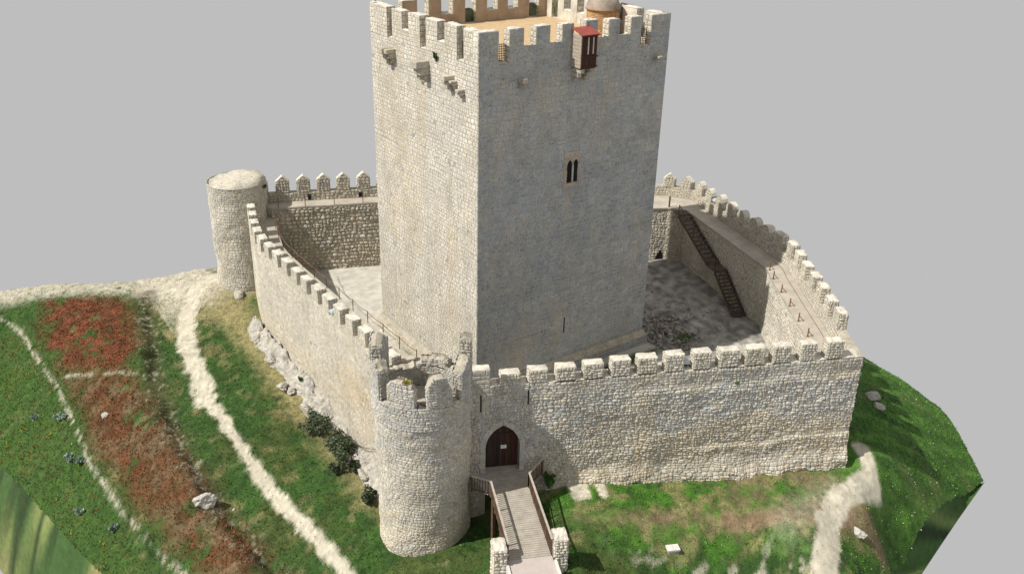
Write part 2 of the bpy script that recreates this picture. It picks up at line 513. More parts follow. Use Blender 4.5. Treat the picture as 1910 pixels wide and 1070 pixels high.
def merlon_block(key, parent, frame, ua, ub, thick, z0, z1, h, w, relief, rnd, tint, front=True, style='flat', inner_mat=None, name='merlon', rest=True):
    """merlon on a face frame (outer face at d=0, body behind it)"""
    mb = MB()
    o0 = frame([ua, ub], [z0, z0], [0, 0]); i0 = frame([ua, ub], [z0, z0], [-thick, -thick])
    poly = [tuple(o0[0][:2]), tuple(o0[1][:2]), tuple(i0[1][:2]), tuple(i0[0][:2])]
    ar = sum(poly[i][0] * poly[(i + 1) % 4][1] - poly[(i + 1) % 4][0] * poly[i][1] for i in range(4))
    um = (ua + ub) / 2
    if style == 'flat':
        pp = poly if ar > 0 else poly[::-1]
        mb.prism(pp, z0 - 0.02, z1, 0)
        g = 0.02
        bumpy_top(mb, pp, z1, 0.05, 1)
    else:
        # gabled or rounded outline across the wall, carried through its thickness
        prof = [(ua, z0 - 0.02), (ub, z0 - 0.02)]
        if style == 'point':
            sh = z1 - 0.42
            prof += [(ub, sh), (um + 0.05, z1), (um - 0.05, z1), (ua, sh)]
        else:
            sh = z1 - 0.45
            for k in range(7):
                a = math.pi * k / 6
                prof.append((um + (ub - ua) / 2 * math.cos(a) + random.uniform(-.03, .03), sh + 0.45 * math.sin(a) + random.uniform(-.03, .03)))
        n = len(prof)
        U = [q[0] for q in prof]; Z = [q[1] for q in prof]
        V = np.concatenate([frame(U, Z, np.zeros(n)), frame(U, Z, np.full(n, -thick))])
        F = [tuple(range(n)), tuple(range(2 * n - 1, n - 1, -1))] + [((i + 1) % n, i, i + n, (i + 1) % n + n) for i in range(n)]
        mats = [0, 0] + [0] * n
        mb.add(V, F, 0)
        for i in range(len(mb.m)):
            pass
        # sloped tops carry the pale capping
        for i in range(n):
            if 2 <= i < n - 1 and Z[i] > z0 and Z[(i + 1) % n] > z0: mb.m[2 + i] = 1
    inner = inner_mat or 'mortar'
    ob = mb.build(name, ['mortar', 'cap'], parent, occ=True)
    ztop = z1 if style == 'flat' else z1 - 0.42
    if front:
        lay(key, ob, frame, ua, ub, z0, ztop, h, w, relief, rnd, tint)
        if style == 'point':
            lay(key, ob, frame, ua + 0.22, ub - 0.22, ztop, ztop + 0.2, (0.18, 0.2), w, relief, rnd, tint)
        elif style == 'round':
            lay(key, ob, frame, ua + 0.12, ub - 0.12, ztop, ztop + 0.24, (0.2, 0.24), w, relief, rnd, tint)
    if not rest: return ob
    pa = frame([ua, ua], [0, 0], [-thick, 0]); pb = frame([ub, ub], [0, 0], [0, -thick]); pc = frame([ub, ua], [0, 0], [-thick, -thick])
    nrm = frame([um], [0], [1])[0] - frame([um], [0], [0])[0]
    al = frame([ub], [0], [0])[0] - frame([ua], [0], [0])[0]; al /= np.linalg.norm(al)
    for (p, q), nn in ((pa, -al), (pb, al)):
        d = (q - p)[:2]; L = np.linalg.norm(d)
        lay(key, ob, Flat(p, d / L, nn[:2]), 0.02, L - 0.02, z0, ztop, h, w, relief, rnd, tint)
    if not inner_mat:
        p, q = pc; d = (q - p)[:2]; L = np.linalg.norm(d)
        lay(key, ob, Flat(p, d / L, -nrm[:2]), 0.02, L - 0.02, z0, ztop, h, w, relief, rnd, tint)
        if style != 'flat':
            f2 = Flat(p, d / L, -nrm[:2])
            lay(key, ob, f2, 0.2, L - 0.2, ztop, ztop + 0.22, (0.18, 0.22), w, relief, rnd, tint)
    return ob

# ------------------------------------------------------------------ terrain heights
CTRL = [(-9.03, -3.24, -3.2), (-9.01, -7.31, -3.3), (-6.59, -7.78, -3.2), (-9.09, 31.65, -1.3), (-12.4, 22.48, -2.2), (-13.6, 12.67, -2.9), (-13.43, 5.34, -3.5), (-12.94, -0.16, -3.9), (-12.48, -4.99, -4.3), (-9.64, -7.46, -3.9), (-11.62, 31.31, -2.3), (-13.74, 23.84, -2.9), (-15.75, 14.39, -3.5), (-16.24, 5.16, -4.3), (-15.77, -1.82, -5.0), (-13.69, 31.69, -1.9), (-15.74, 22.65, -2.2), (-17.45, 13.27, -2.7), (-17.34, 5.64, -3.5), (-16.89, -1.59, -4.2), (-20.11, 35.97, -2.7), (-21.17, 33.5, -3.6), (-21.66, 26.06, -4.8), (-21.63, 16.06, -5.8), (-21.13, 9.4, -6.2), (-19.89, 2.56, -6.6), (-22.52, 41.54, -2.8), (-14.62, 36.64, -1.9), (-6.12, 33.39, -1.4), (-23.19, 38.3, -3.6), (-24.61, 32.35, -6), (-26.57, 22.9, -8.3), (-25.41, 17.49, -8.3), (-24.3, 11.4, -8.3), (-23.34, 7.15, -8.3), (3.51, -12.62, -1.4), (9.27, -15.9, -1.8), (4.69, -15.89, -1.7), (-0.2, -14.4, -1.2), (8.35, -18.78, -2.2), (0.74, -9.99, -1.4), (-1.61, -11.37, -1.1), (-2.01, -13.06, -0.9), (3.78, -16.89, -2.5), (-0.8, -15.14, -1.7), (-2.78, -15.19, -1.6), (3.39, -17.39, -3.3), (7.9, -19.8, -3.6), (18.56, -18.47, -2.1), (13.98, -18.62, -2.1), (11.02, -20.17, -2.5), (8.95, -21.83, -3.0), (15.41, -20.08, -3.0), (13.57, -21.8, -5), (22.16, -18.9, -4.2), (20.19, -20.71, -6.5), (28.14, -19.19, -7.5), (34.11, -18.48, -9.3), (30.77, -18.86, -9.1), (19.87, -20.92, -8.2), (17.58, -21.42, -8.0), (29.81, -15.03, -5), (29.53, -11.77, -3.8), (38.05, -11.85, -7.5), (33.0, -7.6, -3.5), (22.3, -17.78, -3.2), (35.86, -15.71, -8.4), (35.77, -9.9, -5.5), (-4.5, -6.3, -3.2), (-3.6, -9.2, -2.7), (-6.31, -10.41, -3.0), (-3.35, -15.14, -0.8),
        # foot of the walls
        (-7.7, 18, -1.4), (-7.7, 13, -1.9), (-7.7, 9, -2.3), (-7.7, 4, -2.6), (-7.6, 0, -3.0), (-5.6, 24.5, -0.9), (-7.6, 28, -0.9), (-5, 31, -1.1),
        (17.1, -16.6, -1.9), (8.3, -12.6, -1.8), (3.5, -10.4, -1.35), (1.3, -9.4, -1.05), (-1.2, -8.2, -1.6), (33, 3, -3), (34, 12, -3), (26, 22, -2.5), (10, 28, -2), (38, 0, -6),
        # beyond the frame
        (-8, -20, -5), (0, -24, -5.5), (9, -28, -6), (-16, -10, -6.5), (17, -27, -9), (-22, -6, -9), (-27, 33, -7), (30, -24, -12), (40, 12, -7), (20, 32, -4), (-2, 40, -2.5)]
CT = np.array(CTRL, float)
def _tps(r2):
    return np.where(r2 > 0, r2 * np.log(np.maximum(r2, 1e-9)), 0.0)
_n = len(CT)
_A = np.zeros((_n + 3, _n + 3))
_A[:_n, :_n] = _tps(((CT[:, None, :2] - CT[None, :, :2]) ** 2).sum(-1)) + np.eye(_n) * 1.2
_A[:_n, _n] = 1; _A[:_n, _n + 1:] = CT[:, :2]; _A[_n:, :_n] = _A[:_n, _n:].T
_W = np.linalg.solve(_A, np.concatenate([CT[:, 2], [0, 0, 0]]))

def HB(x, y):
    x = np.asarray(x, float).ravel(); y = np.asarray(y, float).ravel()
    out = np.zeros(len(x))
    for s in range(0, len(x), 20000):
        q = np.stack([x[s:s + 20000], y[s:s + 20000]], 1)
        out[s:s + 20000] = _tps(((q[:, None] - CT[None, :, :2]) ** 2).sum(-1)) @ _W[:_n] + _W[_n] + q @ _W[_n + 1:]
    return out

def near_line(x, y, line):
    """distance to a polyline, and signed side"""
    P = np.array(line, float)
    best = np.full(len(x), 1e9)
    for a, b in zip(P[:-1], P[1:]):
        d = b - a; L2 = d @ d
        t = np.clip(((x - a[0]) * d[0] + (y - a[1]) * d[1]) / L2, 0, 1)
        best = np.minimum(best, np.hypot(x - a[0] - t * d[0], y - a[1] - t * d[1]))
    return best

BANKLINE = [(-12.0, 34.0), (-13.6, 29), (-15.0, 23.3), (-16.3, 17.5), (-16.9, 12.5), (-16.95, 8), (-16.6, 3.5), (-16.1, -1.5), (-15.4, -5.5)]
def signed_line(x, y, line):
    P = np.array(line, float); best = np.full(len(x), 1e9); sg = np.zeros(len(x))
    for a, b in zip(P[:-1], P[1:]):
        d = b - a; L2 = d @ d
        t = np.clip(((x - a[0]) * d[0] + (y - a[1]) * d[1]) / L2, 0, 1)
        q = np.hypot(x - a[0] - t * d[0], y - a[1] - t * d[1])
        c = (d[0] * (y - a[1]) - d[1] * (x - a[0])) / math.sqrt(L2)
        m = q < best
        best = np.where(m, q, best); sg = np.where(m, c, sg)
    return -np.sign(sg) * best, best

def inside(x, y, poly):
    P = np.array(poly, float); r = np.zeros(len(x), bool)
    j = len(P) - 1
    for i in range(len(P)):
        c = ((P[i, 1] > y) != (P[j, 1] > y)) & (x < (P[j, 0] - P[i, 0]) * (y - P[i, 1]) / (P[j, 1] - P[i, 1] + 1e-12) + P[i, 0])
        r ^= c; j = i
    return r

def soft_in(x, y, poly, w):
    d = near_line(x, y, list(poly) + [poly[0]])
    return sstep(-w, w, np.where(inside(x, y, poly), d, -d))

def H(x, y):
    x = np.atleast_1d(np.asarray(x, float)).ravel(); y = np.atleast_1d(np.asarray(y, float)).ravel()
    sd, dd = signed_line(x, y, BANKLINE)
    sd = sd + 0.9 * (fbm(x * 0.5, y * 0.5, 47) - 0.5)
    step = (0.12 + 0.42 * vnoise(x * 0.4, y * 0.4, 48)) * sstep(33, 26, y) * np.tanh(sd / 0.3) * np.exp(-(sd / 2.0) ** 2) * sstep(3.0, 1.0, dd - np.abs(sd))
    return HB(x, y) + step + 0.35 * (fbm(x * 0.35, y * 0.35, 3) - 0.5) + 0.16 * (fbm(x * 1.3, y * 1.3, 9) - 0.5)

# ------------------------------------------------------------------ ground sheet
EDGE = [(-19.5, -8), (-22.0, 0.5), (-23.34, 7.15), (-24.3, 11.4), (-25.41, 17.49), (-26.57, 22.9), (-27.89, 28.57), (-28.5, 36), (-24.84, 43.16), (-22.46, 41.77), (-18.53, 39.26), (-14.62, 36.64), (-10.51, 34.69), (-6.12, 33.39),
        (0, 33), (12, 30), (26, 22), (34.5, 14), (35.5, 6), (34, -2), (33.0, -7.6), (35.77, -9.9), (37.27, -11.49), (38.05, -11.95), (37.18, -13.69), (35.86, -15.71), (34.11, -18.48), (30.77, -18.86), (19.87, -20.92), (17.58, -21.42), (15.4, -22.6), (12.5, -25.5), (5, -27), (-6, -21), (-14, -15)]
COURT_CUT = [(-5.4, -2.5), (-5.6, 20), (-3.6, 26.5), (-2.2, 27.2), (24, 16.0), (29.6, 10.6), (25.2, -4.0), (23.7, -5.4), (16.6, -15.2), (-2.2, -6.8)]
PATH_L = [(-6.33, 30.6), (-8.74, 29.98), (-11.34, 25.68), (-12.46, 21.7), (-13.4, 14.88), (-13.52, 9.8), (-13.43, 5.34), (-12.94, -0.16), (-12.48, -4.99), (-12.36, -7.38), (-12, -11)]
TRAIL = [(-24.6, 41.5), (-23.78, 39.66), (-22.19, 34.85), (-21.72, 29.4), (-21.48, 25.19), (-21.54, 18.59), (-21.63, 15.32), (-21.13, 9.4), (-20.41, 5.05), (-19.7, 2.16), (-18.6, -3)]
POPPY_A = [(-19.74, 36.71), (-15.72, 34.11), (-14.16, 30.78), (-15.54, 24.33), (-17.42, 21.55), (-20.56, 27.22), (-21.14, 31.72)]
POPPY_B = [(-20.6, 25.5), (-17.0, 21.0), (-16.7, 15), (-16.6, 9.9), (-16.5, 5.64), (-15.7, 0.55), (-15.0, -4.5), (-18.2, -3.0), (-19.0, 1.5), (-19.71, 5.97), (-20.49, 10.85), (-20.87, 16.49)]
PATH_R = [(18.9, -16.6), (18.6, -17.4), (17.64, -18.52), (14.47, -18.65), (12.12, -19.48), (8.95, -21.83), (7.21, -23.22)]

def ground_fields(x, y):
    """surface colour, grass density, poppy density, yellow density, path id"""
    n1 = fbm(x * 0.5, y * 0.5, 21); n2 = fbm(x * 1.7, y * 1.7, 31); n3 = fbm(x * 4, y * 4, 41, 3)
    lush = np.array([0.042, 0.092, 0.02]); bright = np.array([0.065, 0.165, 0.022]); dry = np.array([0.27, 0.225, 0.115]); brown = np.array([0.235, 0.165, 0.105])
    chalk = np.array([0.495, 0.46, 0.375]); red = np.array([0.12, 0.06, 0.03]); olive = np.array([0.07, 0.09, 0.026]); darkg = np.array([0.025, 0.055, 0.016])
    L = lambda a, b, t: a + (b - a) * t[:, None]
    col = L(np.tile(lush, (len(x), 1)), olive, sstep(0.45, 0.7, n1) * 0.8)
    col = L(col, darkg, sstep(0.5, 0.75, n2) * 0.6)
    col = L(col, dry, sstep(0.6, 0.76, fbm(x * 0.9 + 9, y * 0.9, 51)) * 0.45)
    grass = np.full(len(x), 1.0)
    right = sstep(-3.5, -1.0, x + 0.3 * (y + 9))
    # field in front of the long wall: bright by the wall, a worn brown band across, green bank below
    fr = (x > -2) & (y < -6.5)
    dw = -((x + 3.03) * -0.4179 + (y + 7.22) * -0.9085)       # minus distance out from the front wall
    out = -dw; al = (x + 3.03) * 0.9085 + (y + 7.22) * -0.4179
    bandc = 3.9 + 0.9 * (n1 - 0.5) + al * 0.03
    g = np.where(fr, 1.0, 0.0)
    fcol = L(np.tile(bright, (len(x), 1)), lush, sstep(0.4, 0.75, n2))
    fcol = L(fcol, dry, sstep(0.55, 0.7, fbm(x * 1.1, y * 1.1, 61) + 0.07 * sstep(6, 14, al)) * 0.6)
    band = np.exp(-((out - bandc) / 0.8) ** 2) + 0.9 * sstep(10, 16, al) * (out < 5) * sstep(0.3, 0.6, n1)
    fcol = L(fcol, brown, np.clip(band * (0.3 + 1.1 * (n2 - 0.3)), 0, 0.9))
    fcol = L(fcol, darkg * 1.35, sstep(5.6, 7.2, out) * sstep(0.3, 0.5, n2) * 0.9)
    fcol = L(fcol, chalk * 0.9, sstep(0.6, 0.68, fbm(x * 0.8, y * 1.6, 71)) * sstep(4.8, 7.5, out) * 0.85)
    fcol = L(fcol, chalk * 0.93, sstep(0.55, 0.1, out + 0.6 * (n2 - 0.5)) * 0.85)
    grass = np.where(fr, 1.0 - 0.75 * np.clip(band, 0, 1), grass)
    fcol = L(fcol, dry * 0.8, sstep(3.4, 2.2, al) * sstep(2.0, 3.4, out) * 0.7)
    # pale rocky slope right of the bridge
    rs = np.exp(-((al - 4.6) / 0.62) ** 4 - ((out - 0.95) / 1.0) ** 4) + np.exp(-((al - 5.95) / 0.3) ** 4 - ((out - 1.0) / 0.85) ** 4)
    fcol = L(fcol, chalk * 1.1, sstep(0.25, 0.55, rs + 0.5 * (n2 - 0.5)))
    grass = grass * (1 - 0.9 * np.clip(rs, 0, 1))
    sl = sstep(15.2, 17.5, x + 0.25 * (y + 20)) * fr
    ns = fbm(x * 0.5 + y * 1.5, y * 0.4 - x * 0.3, 37)
    scol = L(np.tile(np.array([0.05, 0.115, 0.022]), (len(x), 1)), np.array([0.085, 0.185, 0.034]), sstep(0.35, 0.7, ns))
    scol = L(scol, np.array([0.12, 0.14, 0.05]), sstep(0.55, 0.75, n1) * 0.4)
    fcol = L(fcol, scol, sl)
    col = L(col, fcol, g * right)
    # slope under the towers on the bridge side
    # foot of the left wall: bare dry ground
    dl = np.abs(x + 8.0)
    fw = sstep(2.2, 0.4, dl + 1.2 * (n2 - 0.5)) * (y > -4) * (y < 30)
    col = L(col, dry * 1.25, fw * 0.7)
    col = L(col, dry * 1.1, sstep(21, 27, y) * (x > -13) * (x < -4) * sstep(0.35, 0.55, n2) * 0.8)
    col = L(col, chalk * 0.85, sstep(24.5, 28.5, y + 2.5 * (n2 - .5)) * (x > -12.5) * (x < -4) * sstep(0.38, 0.5, n1 + .1) * 0.8)
    grass = grass * (1 - 0.6 * fw)
    # poppies
    pa = soft_in(x, y, POPPY_A, 1.1) * sstep(0.22, 0.46, n1 + 0.6 * (n2 - 0.5)); pb = soft_in(x, y, POPPY_B, 0.9) * sstep(0.16, 0.42, n1 + 0.6 * (n2 - 0.5) + 0.02)
    pop = np.clip(np.maximum(pa, pb * 0.85), 0, 1)
    col = L(col, np.array([0.1, 0.042, 0.022]), pop * 0.92)
    col = L(col, np.array([0.21, 0.07, 0.035]), pop * sstep(0.4, 0.65, n3 * 0.5 + n2 * 0.5) * (0.5 + 0.4 * pa))
    col = L(col, np.array([0.16, 0.13, 0.075]), soft_in(x, y, POPPY_B, 0.9) * sstep(0.5, 0.65, fbm(x * 1.2, y * 1.2, 101)) * 0.6)
    # lower left meadow, yellow and sparse red
    med = sstep(-21.0, -22.2, x) * (y < 36)
    col = L(col, np.array([0.05, 0.1, 0.022]), med * 0.7)
    yel = med * sstep(0.5, 0.62, fbm(x * 0.7, y * 0.7, 81)) + 0.05 * med
    pop2 = med * sstep(0.52, 0.64, fbm(x * 0.6 + 5, y * 0.6, 91)) * 0.6 + 0.1 * med
    # chalk patch on the far left shoulder
    wt = sstep(34.2, 36.4, y + 0.75 * (x + 17) + 1.8 * (n1 - 0.5)) * (x < -7) * sstep(0.25, 0.5, n2 + 0.15)
    wt = np.maximum(wt, sstep(2.2, 0.6, np.hypot((x + 9.0) * 0.6, y - 29.8) + 1.5 * (n2 - 0.5)) * 0.8)
    col = L(col, chalk * 0.94, wt * 0.85); grass = grass * (1 - 0.8 * wt)
    # far edge behind the chalk: dry green
    # bank face towards the castle: bare, scrubby
    sd, dd = signed_line(x, y, BANKLINE)
    sc = np.exp(-((sd + 0.1 + 0.8 * (n2 - .5)) / 0.75) ** 2) * (y < 33) * (y > -6)
    col = L(col, np.array([0.085, 0.075, 0.04]), sc * 0.65)
    col = L(col, chalk * 0.8, sc * sstep(0.6, 0.7, n3) * 0.8)
    # paths
    def path(line, w, wob, soft=0.35):
        d = near_line(x, y, line) + wob * 0.9 * (n2 - 0.5) + wob * 0.35 * (n3 - 0.5)
        return sstep(w + soft, w - soft, d)
    p1 = path(PATH_L, 0.42, 0.7, 0.14); p1 = np.maximum(p1, path(PATH_L[:5], 0.72, 0.9, 0.22))
    p2 = path(TRAIL, 0.1, 0.6, 0.14) * sstep(0.34, 0.54, n2 + 0.06)
    cr = near_line(x, y, [(-20.8, 26.3), (-19.3, 24), (-17.6, 21.5), (-16.3, 19.8)]) + 0.6 * (n2 - 0.5)
    p2 = np.maximum(p2, sstep(0.18, 0.0, cr) * 0.55)
    p3 = path(PATH_R[2:], 0.8, 0.55, 0.12); p3 = np.maximum(p3, path(PATH_R[:3], 0.5, 0.5, 0.12))
    p3 = np.maximum(p3, path([(14.5, -18.2), (11.5, -18.2), (9.5, -18.6)], 0.9, 1.2, 1.1) * 0.3)
    for p in (p1, p2, p3):
        col = L(col, chalk * (1.0 + 0.12 * (n3[:, None] - 0.5)), p * 0.97)
    col = col * (0.62 + 0.76 * fbm(x * 5.5, y * 5.5, 111, 3))[:, None]
    pm = np.maximum(np.maximum(p1, p2), p3)
    grass = grass * (1 - 0.97 * pm); pop = pop * (1 - pm)
    pid = np.where(p1 > 0.55, 1, np.where(p3 > 0.55, 3, np.where(p2 > 0.6, 2, 0)))
    return col, np.clip(grass, 0, 1), np.clip(pop + pop2 * (1 - pm), 0, 1), yel, pid

OUTER_R = [(34.2, -18.55), (28.62, -19.75), (24.6, -20.65), (21.8, -21.3), (16.9, -22.45), (12.9, -25.7)]
OUTER_Z = [-9.42, -9.6, -9.8, -9.9, -10, -9]
def build_ground():
    st = 0.19
    xs = np.arange(-30, 40.5, st); ys = np.arange(-29, 45, st)
    X, Y = np.meshgrid(xs, ys)
    nx, ny = len(xs), len(ys)
    x = X.ravel(); y = Y.ravel()
    cx = ((X[:-1, :-1] + X[1:, 1:]) / 2).ravel(); cy = ((Y[:-1, :-1] + Y[1:, 1:]) / 2).ravel()
    ok = inside(cx, cy, EDGE) & ~inside(cx, cy, COURT_CUT)
    idx = np.arange(nx * ny).reshape(ny, nx)
    Q = np.stack([idx[:-1, :-1].ravel(), idx[:-1, 1:].ravel(), idx[1:, 1:].ravel(), idx[1:, :-1].ravel()], 1)[ok]
    used = np.unique(Q)
    # pull stray corners onto the outline
    bad = used[~inside(x[used], y[used], EDGE)]
    P = np.array(EDGE + [EDGE[0]], float)
    bx, by = x[bad].copy(), y[bad].copy(); bd = np.full(len(bad), 1e9)
    for a, b in zip(P[:-1], P[1:]):
        d = b - a
        t = np.clip(((x[bad] - a[0]) * d[0] + (y[bad] - a[1]) * d[1]) / (d @ d), 0, 1)
        qx = a[0] + t * d[0]; qy = a[1] + t * d[1]; dist = np.hypot(qx - x[bad], qy - y[bad])
        m = dist < bd; bx[m] = qx[m]; by[m] = qy[m]; bd[m] = dist[m]
    x[bad] = bx; y[bad] = by
    z = np.zeros(nx * ny); col = np.zeros((nx * ny, 3)); pid = np.zeros(nx * ny, int)
    z[used] = H(x[used], y[used])
    c, g, p, yl, pi = ground_fields(x[used], y[used])
    col[used] = c; pid[used] = pi
    z[used] += 0.05 * (fbm(x[used] * 3, y[used] * 3, 5) - 0.5) * (pi == 0) - 0.03 * (pi > 0)
    fp = np.stack([pid[Q[:, k]] for k in range(4)], 1)
    face_id = np.where((fp > 0).sum(1) >= 3, fp.max(1), 0)
    names = {0: ('ground', 'ground'), 1: ('path', 'path'), 3: ('path', 'path'), 2: ('trail', 'path')}
    labs = {0: 'grassy hilltop ground around the castle walls', 1: 'pale chalk path running along the left castle wall', 3: 'pale chalk path curving round the right end of the front wall', 2: 'thin worn chalk trail below the poppy bank'}
    for k, (nm, mt) in names.items():
        q = Q[face_id == k]
        if not len(q): continue
        vs, inv = np.unique(q, return_inverse=True)
        me = bpy.data.meshes.new(nm)
        V = np.stack([x[vs], y[vs], z[vs]], 1)
        me.from_pydata(V.tolist(), [], inv.reshape(-1, 4).tolist())
        me.materials.append(M[mt])
        me.polygons.foreach_set('use_smooth', [True] * len(q))
        at = me.color_attributes.new('col', 'FLOAT_COLOR', 'POINT')
        cc = np.ones((len(vs), 4)); cc[:, :3] = col[vs]
        at.data.foreach_set('color', cc.ravel())
        o = bpy.data.objects.new(nm, me); C.objects.link(o)
        o['kind'] = 'structure'; o['label'] = labs[k]
    # the model's trailing edge: a smooth steep bank hanging from the outline
    def bank(pts, outw, drop, lab):
        pl = Poly(pts, side=1); us = np.arange(0, pl.L, 0.5)
        rows = 14; V = []; F = []; cols = []
        ph = random.random() * 10
        ins = pl.xy(us) - pl.nm(us) * 0.35; hz = H(ins[:, 0], ins[:, 1]) - 0.06
        for j in range(rows + 1):
            t = j / rows
            p = pl.xy(us) + pl.nm(us) * (outw * t - 0.3)
            zz = hz - 0.02 - drop * t ** 1.25 + 0.1 * drop * (vnoise(us * 0.5, np.full(len(us), t * 3), 8) - 0.5) * t
            V.append(np.stack([p[:, 0], p[:, 1], zz], 1))
            s = vnoise(us * 0.55, us * 0 + t * 0.7 + ph, 77); s2 = vnoise(us * 1.3, us * 0 + t * 0.5 + ph, 78)
            a = np.array([0.05, 0.1, 0.03]); b = np.array([0.16, 0.2, 0.07]); d = np.array([0.03, 0.05, 0.02]); e = np.array([0.3, 0.24, 0.13])
            c = a + (b - a) * sstep(0.45, 0.75, s)[:, None]; c = c + (d - c) * sstep(0.55, 0.8, s2)[:, None]; c = c + (e - c) * (sstep(0.72, 0.9, s) * 0.7)[:, None]
            cols.append(c)
        n = len(us)
        for j in range(rows):
            for i in range(n - 1): F.append((j * n + i, j * n + i + 1, (j + 1) * n + i + 1, (j + 1) * n + i))
        mb = MB(); mb.add(np.concatenate(V), F, 0, np.concatenate(cols), True)
        o = mb.build('grass_bank', 'bank', attr='col'); o['kind'] = 'structure'; o['label'] = lab
    bank(EDGE[0:8], 2.6, 7.0, 'smooth steep green bank falling from the lower left edge of the hill')
    inner = Poly(EDGE[26:33], 1); outer = Poly(OUTER_R, 1)
    us = np.linspace(0, 1, 60); rows = 10; V = []; cols = []; F = []
    pi_ = inner.xy(us * inner.L) - inner.nm(us * inner.L) * 0.4; zi = H(pi_[:, 0], pi_[:, 1]) - 0.12
    po_ = outer.xy(us * outer.L); zo = np.interp(us * outer.L, outer.cum, OUTER_Z)
    for j in range(rows + 1):
        t = j / rows
        V.append(np.stack([pi_[:, 0] * (1 - t) + po_[:, 0] * t, pi_[:, 1] * (1 - t) + po_[:, 1] * t, zi * (1 - t) + zo * t - 0.35 * math.sin(math.pi * t)], 1))
        sn_ = vnoise(us * 16 + t * 1.5, us * 0 + 3, 61); a = np.array([0.045, 0.1, 0.025]); b = np.array([0.13, 0.19, 0.06]); c = np.array([0.02, 0.04, 0.013])
        q = a + (b - a) * sstep(0.5, 0.8, sn_)[:, None]; q = q + (c - q) * sstep(0.45, 0.2, sn_)[:, None]; cols.append(q)
    for j in range(rows):
        for i in range(59): F.append((j * 60 + i, j * 60 + i + 1, (j + 1) * 60 + i + 1, (j + 1) * 60 + i))
    o = MB().add(np.concatenate(V), F, 0, np.concatenate(cols), True).build('grass_bank', 'bank', attr='col'); o['kind'] = 'structure'; o['label'] = 'smooth steep green bank falling from the right edge of the hill'

build_ground()

# ------------------------------------------------------------------ the keep
KX, KY, KT = 14.84, 12.9, 22.1
keep = empty('stone_keep', (KX / 2, KY / 2, 0), 'tall square limestone keep with crenellated top rising from the castle courtyard', 'tower')
body = MB()
body.prism([(0, 0), (KX, 0), (KX, KY), (0, KY)], -1.0, KT, 0)
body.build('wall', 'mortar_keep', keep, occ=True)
pl = MB()
e = 0.32
V = [(-e, -e, -1), (KX + e, -e, -1), (KX + e, KY + e, -1), (-e, KY + e, -1), (-e, -e, 0.72), (KX + e, -e, 0.72), (KX + e, KY + e, 0.72), (-e, KY + e, 0.72),
     (-0.03, -0.03, 1.12), (KX + .03, -0.03, 1.12), (KX + .03, KY + .03, 1.12), (-0.03, KY + .03, 1.12)]
F = [(0, 1, 5, 4), (1, 2, 6, 5), (2, 3, 7, 6), (3, 0, 4, 7), (4, 5, 9, 8), (5, 6, 10, 9), (6, 7, 11, 10), (7, 4, 8, 11)]
pl.add(V, F).build('plinth', 'mortar', keep, occ=True)
ter = MB().box((KX / 2, KY / 2, KT + 0.02), (KX / 2 - 0.55, 0, 0), (0, KY / 2 - 0.55, 0), (0, 0, 0.02))
ter.build('roof_terrace', 'sand', keep)

fR = Flat((0, 0), (1, 0), (0, -1))                  # face towards the gate
fL = Flat((0, 0), (0, 1), (-1, 0))                  # face towards the left wall
fB = Flat((0, KY), (1, 0), (0, 1))
fE = Flat((KX, 0), (0, 1), (1, 0))
# merlon intervals, deep = opening down to the terrace
mer = {'R': [(0, 1.38), (2.13, 3.15), (4.04, 5.06), (5.98, 6.84), (7.79, 8.72), (9.62, 10.5), (11.45, 12.35), (13.2, KX)],
       'L': [(0, 1.55), (2.25, 3.6), (4.4, 5.75), (6.45, 7.85), (8.65, 9.95), (10.6, KY)],
       'B': [(0, 0.7), (2.1, 3.25), (4.15, 5.15), (6.1, 7.1), (8.0, 8.95), (9.85, 10.75), (11.65, 12.68), (13.55, KX)],
       'E': [(0, 1.7), (2.5, 3.9), (4.7, 6.0), (6.8, 7.9), (8.7, 9.4), (10.2, 10.9), (11.6, KY)]}
deep = {'R': [0, 6], 'L': [0, 2, 4], 'B': [3, 6], 'E': [0, 5]}
fr = {'R': fR, 'L': fL, 'B': fB, 'E': fE}
def kr_shade_zone(u, v, w):
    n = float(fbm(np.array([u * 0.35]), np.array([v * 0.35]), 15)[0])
    w = dict(w); w['shade_slate'] = 0.3 + 5 * max(0.0, n - 0.45) * 2 + 4.5 * float(sstep(17, 5, v + 4 * (n - .5)))  # blue-grey of shade painted in, deeper towards the foot of the face
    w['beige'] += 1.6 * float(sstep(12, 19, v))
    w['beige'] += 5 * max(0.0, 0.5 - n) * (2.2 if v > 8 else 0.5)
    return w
kt_right = tinter({'grey': 3, 'cool': 4.5, 'beige': 0.8, 'shade_slate': 1, 'ochre': 0.15}, kr_shade_zone, calm=0.33, k=(0.91, 1.09), mul=0.87)  # cool tones and dimming put this face's shade into the stone colour
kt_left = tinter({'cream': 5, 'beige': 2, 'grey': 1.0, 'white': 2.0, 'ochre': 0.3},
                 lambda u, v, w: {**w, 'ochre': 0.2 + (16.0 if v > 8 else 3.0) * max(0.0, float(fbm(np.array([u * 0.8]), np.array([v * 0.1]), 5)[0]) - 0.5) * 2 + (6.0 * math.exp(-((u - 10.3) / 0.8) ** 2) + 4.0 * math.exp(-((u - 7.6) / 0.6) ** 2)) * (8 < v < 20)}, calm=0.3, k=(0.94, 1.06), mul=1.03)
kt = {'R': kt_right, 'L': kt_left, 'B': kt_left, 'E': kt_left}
lens = {'R': KX, 'L': KY, 'B': KX, 'E': KY}
